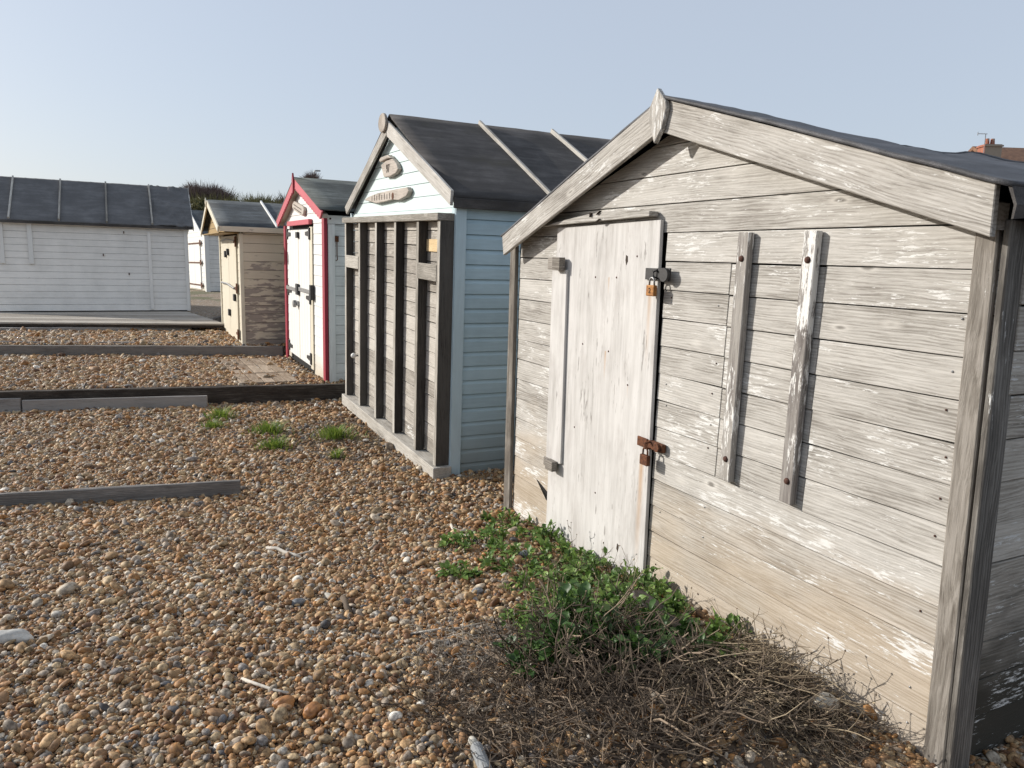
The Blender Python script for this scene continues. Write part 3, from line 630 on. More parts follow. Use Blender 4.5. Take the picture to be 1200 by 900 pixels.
    b = MB(); b.prism([(1.83, 2.165), (1.78, 2.205), (1.70, 2.215), (1.09, 2.115), (1.05, 2.075), (1.09, 2.02), (1.20, 2.008), (1.74, 2.098), (1.83, 2.13)], 'v', -.045, -.012, (1, 0, .15)); sg = b.build('name_board', M['drift'], t, bevel=.006)
    b = MB()
    for k in (0, .045): b.prism([(1.72, 2.178 - k), (1.20, 2.090 - k), (1.20, 2.078 - k), (1.72, 2.166 - k)], 'v', -.0465, -.0445)
    b.build('faint_lettering', M['carve'], sg)
    b = MB(); b.box(-.036, -.006, .10, .14, 1.68, 1.745, (0, 0, 1)); b.tube([(-.03, .12, 1.69), (-.03, .12, 1.52), (-.045, .12, 1.47), (-.03, .105, 1.46)], .006, 6); b.build('side_hook', M['rust'], t)
    b = MB(); b.disc((-.02, .045, 1.945), (-1, 0, 0), .012, .006, 8); b.build('bolt_head', M['nail'], t)
red_hut()

# ------------------------------------------------------------------ the cream hut
def cream_hut():
    f = FC; t = f.empty('beach_hut')
    tag(t, 'small cream hut with peeling side boards and a deep ochre lined porch gable', 'beach hut', HUTS)
    W, D, ev, pk, pu = 3.0, 2.4, 1.72, 2.20, 1.55
    c = MB(); core(c, W, D, ev, pk, pu, .02, -.1); c.build('dark_core', M['dark_in'], t)
    sp = gable(W, ev, pk, pu)
    b = MB(); clad_front(b, sp, -.06, 1.72, .12, holes=((.42, 2.52, .0, 1.69),)); b.build('front_cladding', M['cream'], t, bevel=.002)
    b = MB(); clad_side(b, .03, D, -.06, ev, .135); b.build('side_cladding', M['cream_peel'], t, bevel=.002)
    b = MB(); b.box(W - .01, W + .01, .03, D, -.06, ev); b.build('side_cladding', M['cream_peel'], t)
    for a, bb in ((-.015, .09), (W - .09, W + .015)):
        b = MB(); b.box(a, bb, -.024, .03, -.06, 1.70, (0, 0, 1)); b.build('corner_post', M['cream'], t, bevel=.003)
    # porch gable: the roof runs 0.33 m beyond the front; an ochre panel closes it
    b = MB(); b.prism([(.05, 1.705), (2.98, 1.705), (1.57, 2.19)], 'v', -.225, -.212); b.box(.05, 2.98, -.305, -.008, 1.702, 1.716); pg = b.build('gable_panel', M['ochre'], t)
    b = MB()
    for k in (1.80, 1.90, 2.0): b.box(.12 + (k - 1.7) * 2.9, 2.9 - (k - 1.7) * 2.7, -.228, -.2255, k, k + .006)
    b.box(1.45, 1.75, -.229, -.2257, 2.045, 2.075); b.build('panel_groove', M['carve'], pg)
    for poly in ([(3.07, 1.775), (3.04, 1.695), (1.58, 2.165), (1.58, 2.262)], [(-.13, 1.79), (-.06, 1.71), (1.57, 2.165), (1.57, 2.262)]):
        b = MB(); b.prism(poly, 'v', -.335, -.312, (poly[-1][0] - poly[0][0], 0, poly[-1][1] - poly[0][1])); b.build('barge_board', M['cream'], t, bevel=.003)
    b = MB(); b.prism([(1.60, 2.30), (1.66, 2.22), (1.58, 2.14), (1.50, 2.22)], 'v', -.352, -.336, (0, 0, 1)); b.build('finial', M['cream'], t)
    b = MB(); roof_sheet(b, (-.10, 1.79), (1.575, 2.255), -.315, D + .05, .016, 6, 14, lambda q, v: .005 * mnoise.noise(Vector((q * 4, v * 3, 1)))); roof_sheet(b, (3.06, 1.775), (1.575, 2.255), -.315, D + .05, .016, 6, 14); b.build('roof', M['felt_c'], t, smooth=True)
    b = MB(); b.box(-.115, -.095, -.31, D, 1.722, 1.800, (0, 1, 0)); b.build('eave_fascia', M['cream_peel'], t, bevel=.003)
    b = MB(); b.bar((-.10, .525, 1.815), (1.565, .54, 2.276), .028, .012, up=(0, 1, 0)); b.build('roof_batten', M['white_plain'], t)
    for u0, u1 in ((.43, 1.46), (1.48, 2.51)):
        b = MB(); b.box(u0, u1, -.028, .004, .03, 1.68, (0, 0, 1)); d = b.build('door', M['cream'], t, bevel=.003)
    for ww in (1.58, .85, .12):
        b = MB(); b.box(.38, .62, -.040, -.0285, ww - .02, ww + .02); b.box(.36, .44, -.045, -.028, ww - .08, ww + .08); b.build('hinge', M['rust'], t, bevel=.002)
    b = MB(); b.tube([(2.5, -.05, .86), (1.5, -.06, .88), (.6, -.05, .84)], .018, 6); b.tube([(2.5, -.04, 1.60), (1.5, -.05, 1.63), (.5, -.04, 1.60)], .010, 6); b.build('security_bar', M['galv'], t)
    for uu, ww in ((1.75, 1.38), (1.40, 1.42), (.62, .70), (1.42, .40)):
        b = MB(); b.box(uu - .07, uu + .07, -.065, -.03, ww - .06, ww + .05); b.build('lock_case', M['black_iron'], t, bevel=.006)
cream_hut()

# ------------------------------------------------------------------ long white shed on the left and a far white hut
def long_shed():
    f = FL; t = f.empty('beach_shed')
    tag(t, 'long weathered white shed with a dark felt roof, standing behind the wooden deck', 'shed', HUTS)
    W, D = 2.4, 3.95
    c = MB(); c.prism([(.02, -.02), (W, -.02), (W, 1.80), (1.2, 2.78), (.02, 1.80)], 'v', -D, -.02, (0, 1, 0)); c.build('dark_core', M['dark_in'], t)
    b = MB(); clad_side(b, -D, .0, .01, 1.86, .1385, jit=.002); b.build('front_cladding', M['white_long'], t, bevel=.002)
    b = MB(); clad_front(b, lambda w: (0.03, W) if w < 1.8 else ((w - 1.8) * 1.22, W - (w - 1.8) * 1.22), .0, 2.75, .14, out=.0, prof=((0, -.02), (.97, -.02)), thick=.03); b.build('gable_cladding', M['white_long'], t)
    b = MB(); b.box(-.034, -.007, -.05, .015, 0, 1.86, (0, 0, 1)); b.build('corner_trim', M['white_long'], t)
    b = MB(); b.box(-.040, -.008, -.80, -.735, .04, 1.745, (0, 0, 1)); b.box(-.012, -.0075, -1.62, -.80, 1.725, 1.742, (0, 1, 0)); b.build('door_trim', M['white_long'], t)
    for v in (-3.52, -3.01):
        b = MB(); b.box(-.045, -.008, v - .042, v + .042, 1.0, 1.855, (0, 0, 1)); b.build('window_batten', M['white_plain'], t)
    for v, w in ((-1.26, 1.72), (-1.68, 1.22), (-1.2, .82)):
        b = MB(); b.box(-.03, -.008, v - .01, v + .01, w - .025, w + .025); b.build('bolt_head', M['nail'], t)
    b = MB()
    def wr(q, v): return (.022 * mnoise.noise(Vector((q * 5, v * 5, 3))) - .030 * (1 - min(1, 7 * abs(mnoise.noise(Vector((q * 3.2, v * 4.2, 8)))))) * -1) * (1 if v > -.72 else .15)
    roof_sheet(b, (-.12, 1.875), (1.2, 2.85), -D, .14, .018, 40, 150, wr); roof_sheet(b, (W + .12, 1.875), (1.2, 2.85), -D, .14, .018, 6, 20); b.build('roof', M['felt_l'], t, smooth=True)
    b = MB(); b.box(-.142, -.120, -D, .135, 1.83, 1.885, (0, 1, 0)); b.build('eave_fascia', M['felt_b'], t)
    for k in range(4):
        v = -.685 - .888 * k
        b = MB(); b.bar((-.115, v, 1.915), (1.17, v - .01, 2.862), .038, .016, up=(0, 1, 0)); b.build('roof_batten', M['grid_wood'], t)
    b = MB(); b.prism([(-.13, 1.80), (-.13, 1.885), (1.2, 2.868), (1.2, 2.76)], 'v', .142, .158); b.prism([(W + .13, 1.80), (W + .13, 1.885), (1.203, 2.868), (1.203, 2.76)], 'v', .142, .158); b.build('barge_board', M['batten'], t)
    b = MB(); b.box(1.185, 1.215, .16, .175, 2.70, 3.0, (0, 0, 1)); b.build('finial', M['batten'], t)
long_shed()
def far_hut():
    f = FW; t = f.empty('beach_hut')
    tag(t, 'distant white hut glimpsed between the long white shed and the cream hut', 'beach hut', HUTS)
    W, D, ev, pk, pu = 3.4, 2.6, 1.85, 2.62, 1.75
    c = MB(); core(c, W, D, ev, pk, pu, .02, -.1); c.build('dark_core', M['dark_in'], t)
    b = MB(); clad_front(b, gable(W, ev, pk, pu), .02, 2.6, .15); b.build('front_cladding', M['white'], t)
    b = MB(); clad_side(b, .03, D, .02, ev, .15); b.build('side_cladding', M['white_shade'], t)
    b = MB(); b.box(-.02, .14, -.03, .02, -.02, 1.85, (0, 0, 1)); b.box(-.03, -.012, -.02, .10, -.02, 1.85, (0, 0, 1)); b.build('corner_post', M['white_plain'], t)
    for u0, u1 in ((.75, 1.65), (1.67, 2.6)):
        b = MB(); b.box(u0, u1, -.035, .0, .06, 1.72, (0, 0, 1)); b.build('door', M['white_plain'], t)
    for ww in (1.6, .95, .2):
        b = MB(); b.box(.45, 2.8, -.055, -.036, ww - .022, ww + .022); b.box(.55, .70, -.06, -.036, ww - .09, ww + .09); b.build('security_bar', M['rust'], t)
    b = MB(); roof_sheet(b, (-.08, 1.86), (pu, 2.72), -.12, D, .02, 4, 6); roof_sheet(b, (W + .08, 1.86), (pu, 2.72), -.12, D, .02, 4, 6); b.build('roof', M['felt_c'], t)
    for poly in ([(W + .1, 1.90), (W + .1, 1.78), (pu, 2.63), (pu, 2.75)], [(-.1, 1.90), (-.1, 1.78), (pu - .003, 2.63), (pu - .003, 2.75)]):
        b = MB(); b.prism(poly, 'v', -.145, -.122); b.build('barge_board', M['white_plain'], t)
    for uu, vv in ((.1, .1), (1.6, .1), (3.2, .1), (.1, 2.3)):
        b = MB(); b.box(uu, uu + .15, vv, vv + .15, -.3, .02, (0, 0, 1)); b.build('foot_post', M['plank'], t)
far_hut()

# ------------------------------------------------------------------ timbers, deck, duckboard
def timber(name, a, b, h, th, mat, label, cat, zb, zb2=None, group=None, sag=0):
    """a, b = (x, y) of the face's ends; the timber stands on edge, th thick going away from the camera"""
    a = Vector(a); b = Vector(b); d = (b - a); L = d.length; d.normalize(); ang = math.atan2(d.y, d.x)
    zb2 = zb if zb2 is None else zb2
    n = max(4, int(L / .12)); m = MB(False); vs = []; fs = []
    for i in range(n + 1):
        x = L * i / n; z = (zb2 - zb) * i / n; j = lambda k: .006 * mnoise.noise(Vector((x * 3 + k * 7, k, a.x)))
        vs += [(x, j(1), z - .1), (x, j(2), z + h + j(3)), (x, th + j(4), z + h + j(5)), (x, th, z - .1)]
    for i in range(n):
        for k in range(4): fs.append((i * 4 + k, i * 4 + (k + 1) % 4, i * 4 + 4 + (k + 1) % 4, i * 4 + 4 + k))
    fs += [(0, 1, 2, 3), tuple(n * 4 + k for k in (3, 2, 1, 0))]
    m.add(vs, fs, (1, 0, 0)); o = m.build(name, mat, None, bevel=.005)
    o.location = (a.x, a.y, zb); o.rotation_euler = (0, 0, ang); tag(o, label, cat, group); return o
GT = 'timbers edging the shingle terraces'
timber('sleeper', (-8.6, 6.80), (-1.985, 8.735), .19, .11, M['sleeper'], 'long blackened sleeper holding back the terrace below the red trimmed hut', 'sleeper', -.045, -.04, GT)
timber('plank', (-5.20, 7.715), (-3.40, 8.125), .115, .035, M['plank'], 'grey plank on edge in front of the blackened sleeper, sloping up to its right end', 'plank', -.05, -.03, GT)
timber('plank', (-6.9, 7.30), (-5.215, 7.712), .135, .035, M['plank'], 'grey plank end on the left edge, butted against the sloping plank', 'plank', -.05, -.05, GT)
timber('plank', (-5.6, 4.105), (-1.965, 5.215), .075, .04, M['plank'], 'lone weathered plank half buried in the open shingle, nearest the camera', 'plank', -.09, -.088, GT)
timber('sleeper', (-9.6, 10.41), (-3.555, 11.375), .155, .10, M['sleeper_grey'], 'dark sleeper with a pale patch running up to the foot of the cream hut', 'sleeper', .135, .14, GT)
timber('plank', (-9.4, 10.70), (-5.25, 11.44), .035, .05, M['plank'], 'thin strip of timber lying along the back of the dark sleeper', 'plank', .285, .285, GT)
timber('beam', (-9.8, 12.72), (-6.00, 13.75), .075, .09, M['plank'], 'grey beam in the shadow under the front of the deck', 'beam', .27, .285, GT)
def deck():
    # boards run along the front of the long shed
    e = empty('deck', (-5.39, 13.76, .30), math.atan2(.70, 3.68)); tag(e, 'weathered wooden deck in front of the long white shed', 'deck')
    b = MB(False); n = 29
    for i in range(n):
        y = i * .142 + .01; b.box(-7.5, .02 - y * .42 + random.uniform(-.02, .02), y, y + .134, .105, .135, (1, 0, 0))
    b.build('deck_boards', M['deck'], e, bevel=.003)
    b = MB(False); b.box(-7.5, -.01, .012, .05, .06, .1045); b.build('front_beam', M['sleeper'], e)
    for x in (-7, -5.4, -3.8, -2.2, -.6):
        b = MB(False); b.box(x, x + .09, .2, 3.6, -.1, .1, (0, 1, 0)); b.build('joist', M['sleeper'], e)
deck()
def duckboard():
    a = Vector((-2.60, 8.86)); e = empty('duckboard', (a.x, a.y, .138), R_(63 + 0)); tag(e, 'sandy slatted duckboard lying on the shingle before the red trimmed hut', 'duckboard')
    e.rotation_euler = (0, 0, R_(90 + 27))
    # local x along the hut fronts, local y towards the left
    for r in range(5):
        for k in range(3):
            b = MB(False); b.box(.02 + k * .82, .80 + k * .82, r * .135 - .02, r * .135 + .105, -.01, .022 + random.uniform(-.004, .004), (1, 0, 0)); b.build('slat', M['duck'], e, bevel=.004)
    b = MB(False)
    for x in (.3, 1.1, 1.9): b.box(x, x + .06, -.02, .66, -.05, -.0105, (0, 1, 0))
    b.build('bearer', M['duck'], e)
duckboard()

# ------------------------------------------------------------------ shingle: pebbles by geometry nodes on a cloud of seats
def shingle():
    shapes = bpy.data.collections.new('pebble shapes')
    m, t, p = new_mat('pebble'); c = attr(t, 'pc', 0, 'INSTANCER'); oc = nd(t, 'ShaderNodeTexCoord').outputs['Object']
    r = nd(t, 'ShaderNodeObjectInfo').outputs['Random']
    n = noi(t, vm(t, 'ADD', oc, nd(t, 'ShaderNodeCombineXYZ', {0: mth(t, 'MULTIPLY', r, 40.0), 1: r, 2: r}).outputs[0]), 1.6, 5, .65)
    c = mix(t, ramp(t, n, [(.38, .75), (.62, 0.0)]), c, mix(t, .5, (.10, .07, .05), c, 'MULTIPLY'))
    setc(t, p, 'Base Color', c); p.inputs['Roughness'].default_value = .6; p.inputs['Specular IOR Level'].default_value = .25
    NV = 14
    for k in range(NV):
        bm = bmesh.new(); bmesh.ops.create_icosphere(bm, subdivisions=2, radius=1)
        sd = k * 17.3; ax = (random.uniform(.85, 1.25), random.uniform(.7, 1.0), random.uniform(.38, .7))
        for v in bm.verts:
            q = v.co.copy(); d = 1 + .30 * mnoise.noise(q * .8 + Vector((sd, 0, 0))) + .12 * mnoise.noise(q * 1.9 + Vector((0, sd, 0)))
            if k % 3 == 0: d *= 1 - .22 * max(0, q.dot(Vector((math.sin(sd), math.cos(sd), .4)).normalized()))
            v.co = Vector((q.x * ax[0], q.y * ax[1], q.z * ax[2])) * d
        me = bpy.data.meshes.new('pebble_shape'); bm.to_mesh(me); bm.free(); me.polygons.foreach_set('use_smooth', [True] * len(me.polygons)); me.materials.append(m)
        shapes.objects.link(bpy.data.objects.new('pebble_shape', me))
    pts = []; scl = []
    def band(y0, y1, cell, s_mean, layers, zk):
        for L in range(layers):
            nx = int(16 / cell); ny = int((y1 - y0) / cell)
            X = -11.5 + (np.arange(nx)[None, :] + rng.random((ny, nx))) * cell; Y = y0 + (np.arange(ny)[:, None] + rng.random((ny, nx))) * cell
            X = X.ravel(); Y = Y.ravel()
            keep = (X > -.80 * Y - .6) & (X < 1.25 - .30 * (Y - 2.0) + .9) & (X < 2.4)
            if L: keep &= rng.random(len(X)) < (.55 if L == 1 else .2)
            X = X[keep]; Y = Y[keep]
            sz = np.exp(np.clip(rng.normal(math.log(s_mean), .42, len(X)), -9, math.log(s_mean) + .95))
            big = rng.random(len(X)) < .022; sz[big] *= rng.uniform(1.5, 2.3, big.sum())
            for x, y, s in zip(X, Y, sz):
                if inside(FA, x, y, 3.2, 2.7, .0) or inside(FB, x, y, 3.1, 3.4, .0) or inside(FR, x, y, 2.6, 2.6, .0) or inside(FC, x, y, 3., 2.4, .0): continue
                d = side_of(x, y, LA0, LA1)
                if -.02 < d < .10 and x < -1.95 and x > -8.6: continue
                if 0 < side_of(x, y, LD0, LD1) < .0: continue
                dd = Vector((x + 2.60, y - 8.86)); a_ = dd.x * -.454 + dd.y * .891; b_ = dd.x * -.891 - dd.y * .454
                if -.05 < a_ < 2.5 and -.04 < b_ < .66 and random.random() < (.88 if b_ < .45 else .45): continue
                q = Vector((x - .50, y - 2.55))
                if math.hypot(q.x / .80, q.y / .75) < 1 and random.random() < .72: continue
                q = Vector((x + 1.35, y - 7.0))
                if math.hypot(q.x / .9, q.y / .9) < 1 and random.random() < .72: continue
                pts.append((x, y, ground_z(x, y) + s * (.15 + .45 * L) * zk)); scl.append(min(s, s_mean * 3.4))
    band(1.55, 3.3, .0145, .0088, 3, 1)
    band(3.3, 4.6, .0165, .0098, 2, 1)
    band(4.6, 7.4, .0195, .0113, 2, 1)
    band(7.4, 11.6, .0265, .0150, 2, 1)
    band(11.6, 15.5, .036, .0205, 1, 1)
    n = len(pts); me = bpy.data.meshes.new('shingle'); me.from_pydata(pts, [], [])
    sc = np.array(scl)[:, None] * rng.uniform(.8, 1.2, (n, 3))
    rot = np.stack([rng.normal(0, .45, n), rng.normal(0, .45, n), rng.random(n) * 6.283], 1)
    pal = np.array([(.39, .20, .075), (.45, .285, .14), (.50, .37, .215), (.31, .18, .09), (.39, .32, .245), (.56, .48, .37), (.25, .23, .21), (.12, .122, .128), (.20, .10, .05), (.66, .62, .54), (.42, .24, .12)])
    w = np.array([.15, .20, .18, .13, .10, .085, .035, .018, .07, .025, .08]); w /= w.sum()
    colr = pal[rng.choice(len(pal), n, p=w)] * rng.uniform(.68, 1.5, (n, 1))
    for nm, ty, dat, key in (('scl', 'FLOAT_VECTOR', sc, 'vector'), ('rot', 'FLOAT_VECTOR', rot, 'vector')):
        a = me.attributes.new(nm, ty, 'POINT'); a.data.foreach_set(key, dat.astype(np.float32).ravel())
    a = me.attributes.new('pc', 'FLOAT_COLOR', 'POINT'); a.data.foreach_set('color', np.concatenate([colr, np.ones((n, 1))], 1).astype(np.float32).ravel())
    a = me.attributes.new('idx', 'INT', 'POINT'); a.data.foreach_set('value', rng.integers(0, NV, n).astype(np.int32))
    o = bpy.data.objects.new('shingle', me); COL.objects.link(o); me.materials.append(m)
    tag(o, 'loose brown, tan and grey pebbles covering the beach', 'shingle', kind='stuff')
    g = bpy.data.node_groups.new('scatter pebbles', 'GeometryNodeTree')
    g.interface.new_socket('Geometry', in_out='INPUT', socket_type='NodeSocketGeometry'); g.interface.new_socket('Geometry', in_out='OUTPUT', socket_type='NodeSocketGeometry')
    gi = g.nodes.new('NodeGroupInput'); go = g.nodes.new('NodeGroupOutput'); ip = g.nodes.new('GeometryNodeInstanceOnPoints'); ci = g.nodes.new('GeometryNodeCollectionInfo')
    ci.inputs['Collection'].default_value = shapes; ci.inputs['Separate Children'].default_value = True; ci.inputs['Reset Children'].default_value = True
    def na(name, ty):
        x = g.nodes.new('GeometryNodeInputNamedAttribute'); x.data_type = ty; x.inputs['Name'].default_value = name; return x.outputs['Attribute']
    e2r = g.nodes.new('FunctionNodeEulerToRotation'); L = g.links.new
    L(gi.outputs[0], ip.inputs['Points']); L(ci.outputs[0], ip.inputs['Instance']); ip.inputs['Pick Instance'].default_value = True
    L(na('idx', 'INT'), ip.inputs['Instance Index']); L(na('rot', 'FLOAT_VECTOR'), e2r.inputs[0]); L(e2r.outputs[0], ip.inputs['Rotation']); L(na('scl', 'FLOAT_VECTOR'), ip.inputs['Scale'])
    L(ip.outputs[0], go.inputs[0])
    md = o.modifiers.new('pebbles', 'NODES'); md.node_group = g
    print('pebbles', n)
shingle()

# ------------------------------------------------------------------ plants
def leaf(mb, base, dirv, L, Wd, droop, rnd):
    d = Vector(dirv).normalized(); up = Vector((0, 0, 1)); sx = d.cross(up)
    if sx.length < .1: sx = Vector((1, 0, 0))
    sx.normalize(); nn = sx.cross(d); rows = []
    tw = random.uniform(-.5, .5); sx = sx * math.cos(tw) + nn * math.sin(tw)
    prof = (.10, .55, .95, 1.0, .72, .08)
    for i, wf in enumerate(prof):
        f = i / (len(prof) - 1); c = Vector(base) + d * L * f - up * droop * L * f * f
        wv = .06 * L * math.sin(f * 9 + rnd * 20)
        for k in (-1, 0, 1): rows.append(c + sx * (k * Wd * wf * .5) + nn * (abs(k) * .18 * Wd * wf + k * wv))
    fs = []
    for i in range(len(prof) - 1):
        for k in (0, 1): fs.append((i * 3 + k, i * 3 + k + 1, i * 3 + 4 + k, i * 3 + 3 + k))
    mb.add(rows, fs, tuple(d), rnd)
GP = 'green leafy plants at the foot of the silver shed'
def leaf_plant(x, y, rad, h, n, label, mat='leaf', size=.050):
    z = ground_z(x, y); e = empty('leafy_plant', (x, y, z)); tag(e, label, 'plant', GP)
    mb = MB(False); st = MB(False)
    for c in range(max(4, int(n / 6.5))):
        a = random.uniform(0, 6.28); r = rad * math.sqrt(random.random()); cx, cy = r * math.cos(a), r * math.sin(a)
        if inside(FA, x + cx, y + cy, 3.2, 2.7, -.03): continue
        hz = h * (1 - .6 * (r / rad) ** 2) * random.uniform(.45, 1.15); zo = ground_z(x + cx, y + cy) - z
        for k in range(9):
            th = random.uniform(0, 6.28); el = random.uniform(.1, 1.35); d = Vector((math.cos(th) * math.cos(el), math.sin(th) * math.cos(el), math.sin(el)))
            b0 = Vector((cx, cy, zo + hz * random.uniform(.35, 1))) + d * .012; s = size * random.uniform(.55, 1.25)
            leaf(mb, b0, d, s, s * random.uniform(.36, .54), random.uniform(.1, .6), min(1, max(0, random.gauss(.5, .28))))
        for k in range(3):
            th = random.uniform(0, 6.28); st.tube([(cx, cy, zo - .02), (cx + .01 * math.cos(th), cy + .01 * math.sin(th), zo + hz * .6), (cx + .03 * math.cos(th), cy + .03 * math.sin(th), zo + hz)], .0022, 4)
    mb.build('foliage', M[mat], e, smooth=True, recalc=False); st.build('stem', M['leaf_dark'], e)
for a in (
    (-.02, 4.62, .17, .08, 90, 'small leafy plant on the pebbles just left of the shed corner post'),
    (.20, 4.30, .17, .10, 150, 'leafy plant in front of the left shed corner, touching the bottom of the door'),
    (-.20, 4.22, .22, .085, 170, 'broad leafy plant on the open pebbles left of the door'),
    (-.24, 3.72, .11, .06, 70, 'low outlying leafy plant furthest left among the brown pebbles'),
    (.02, 3.86, .17, .085, 120, 'leafy plant on bare pebbles in front of the plywood door'),
    (.30, 3.95, .16, .10, 130, 'leafy plant beneath the middle of the plywood door'),
    (.42, 3.66, .18, .115, 190, 'thick leafy plant below the right edge of the plywood door'),
    (.20, 3.48, .20, .09, 150, 'sprawling leafy plant between the door and the dead stems'),
    (.62, 3.38, .17, .125, 200, 'tall leafy plant against the boards right of the door'),
    (.38, 3.20, .20, .12, 210, 'big leafy plant at the heart of the green patch'),
    (.78, 3.06, .13, .12, 110, 'narrow leafy plant against the boards below the left batten'),
    (.12, 3.12, .14, .07, 80, 'thin leafy plant at the left edge of the dead stems'),
    ): leaf_plant(*a)
leaf_plant(.92, 2.88, .10, .11, 60, 'leafy plant squeezed between the straw bank and the wall boards')
leaf_plant(.50, 3.06, .20, .15, 190, 'bushy leafy plant just behind the tall dark stem heap')
leaf_plant(.22, 2.98, .16, .13, 120, 'bright leafy plant on the upper left shoulder of the stem heap')
leaf_plant(.30, 2.80, .20, .24, 230, 'dark large leaved plant buried in the tangle of dead stems', 'leaf_dark', .075)
leaf_plant(.12, 2.72, .16, .14, 90, 'dark leafy plant poking through the left side of the dead stem heap', 'leaf_dark', .06)
leaf_plant(.52, 2.62, .14, .15, 60, 'few dark leaves in the middle of the brown stem tangle', 'leaf_dark', .06)
leaf_plant(.66, 2.80, .16, .15, 80, 'dark leafy plant behind the driftwood slab', 'leaf_dark', .06)
leaf_plant(.86, 2.74, .08, .09, 40, 'little leafy plant low on the bank of straw by the wall', 'leaf', .05)

GD = 'heaps of dead stems in front of the silver shed'
def stems(x, y, rx, ry, h, n, L, mat, label, lean=None, rad=(.0008, .0022), curl=.5, up=(.05, .9)):
    z = ground_z(x, y); mb = MB(False)
    for i in range(n):
        a = random.uniform(0, 6.28); r = math.sqrt(random.random()); bx, by = rx * r * math.cos(a), ry * r * math.sin(a)
        bz = ground_z(x + bx, y + by) - z + h * (1 - r * r) * random.uniform(0, 1)
        if lean and random.random() < .75: th = math.atan2(lean[1], lean[0]) + random.gauss(0, .45)
        else: th = random.uniform(0, 6.28)
        el = random.uniform(*up); l = L * random.uniform(.35, 1.2); d = Vector((math.cos(th) * math.cos(el), math.sin(th) * math.cos(el), math.sin(el)))
        p = Vector((bx, by, bz)); pts = [p.copy()]; k = 6
        for j in range(k):
            p = p + d * l / k; d = (d + Vector((random.gauss(0, 1), random.gauss(0, 1), random.gauss(-.25, .8))) * curl / k * 1.3).normalized()
            gz = ground_z(x + p.x, y + p.y) - z + .004
            if p.z < gz: p.z = gz
            q = Vector((x + p.x, y + p.y, 0))
            dd = q - Vector((FA.o.x, FA.o.y, 0)); vv = dd.dot(FA.v); uu = dd.dot(FA.u)
            if vv > -.05 and -.2 < uu < 3.3: p = p - FA.v * (vv + .05 + random.random() * .02)
            pts.append(p.copy())
        r0 = rad[0] + (rad[1] - rad[0]) * random.random() ** 2.2 * 1.5; mb.tube(pts, [r0 * (1 - .55 * j / k) for j in range(k + 1)], 4, random.random() ** 1.6)
        if r0 > rad[0] * 1.25:      # side shoots and dry seed heads
            for q_ in range(random.randint(1, 3)):
                m_ = random.randint(2, k - 1); d2 = (pts[m_ + 1] - pts[m_]).normalized() + Vector((random.gauss(0, .7), random.gauss(0, .7), random.uniform(-.1, .8))); d2.normalize(); l2 = l * random.uniform(.15, .4)
                e_ = pts[m_] + d2 * l2; mb.tube([pts[m_], pts[m_] + d2 * l2 * .5 + Vector((0, 0, -.1 * l2)), e_], [r0 * .6, r0 * .5, r0 * .3], 4, random.random())
                if random.random() < .35: mb.tube([e_, e_ + d2 * .006, e_ + d2 * .012], [.001, .0034, .001], 5, random.random())
    o = mb.build('dead_plant', M[mat], None); o.location = (x, y, z); tag(o, label, 'dead plant', GD); return o
stems(-.14, 2.92, .32, .24, .03, 330, .15, 'twig_grey', 'pale grey tangle of fine dead twigs spreading over the pebbles', rad=(.0009, .0020), curl=1.6, up=(-.1, .45))
stems(-.02, 2.48, .36, .28, .05, 430, .18, 'straw_dark', 'low dark brown mat of dead stems, furthest left of the heaps', rad=(.0009, .0024), curl=1.4, up=(-.05, .7))
stems(.26, 2.24, .38, .20, .05, 330, .2, 'straw_dark', 'matted dark stems along the bottom edge of the view', rad=(.0009, .0026), curl=1.3, up=(-.05, .8))
stems(.30, 2.72, .28, .30, .11, 330, .30, 'straw_dark', 'tall dark heap of dead stems in front of the green plants', rad=(.0012, .0042), curl=1.0, up=(.0, 1.2))
stems(.62, 2.42, .40, .28, .08, 450, .27, 'straw_dark', 'tangled brown dead stems at the bottom right of the heap', rad=(.0011, .0040), curl=1.2, up=(-.1, .7))
stems(.70, 2.66, .24, .20, .11, 230, .36, 'straw', 'fan of straw coloured dead stalks lying over the driftwood slab', lean=(.55, -.75), rad=(.0016, .0045), curl=.4, up=(-.35, .25))
stems(.96, 2.60, .20, .32, .10, 430, .26, 'straw', 'bank of matted brown straw against the foot of the shed wall', lean=(.35, -.8), rad=(.0010, .0028), curl=.7, up=(-.2, .5))
stems(.40, 3.35, .40, .40, .08, 160, .18, 'straw', 'scattered dry stalks threaded through the green leaves', rad=(.0008, .0020), curl=.8, up=(.0, 1.2))
stems(1.08, 2.30, .18, .18, .04, 220, .19, 'straw_dark', 'thin dead stems around the pale stone near the shed corner', rad=(.0009, .0022), curl=1.0, up=(-.1, .6))
stems(-1.35, 6.95, .55, .45, .01, 300, .15, 'straw', 'flattened dry grass between the green tufts and the slatted hut front', rad=(.0012, .0024), curl=.8, up=(-.1, .3))
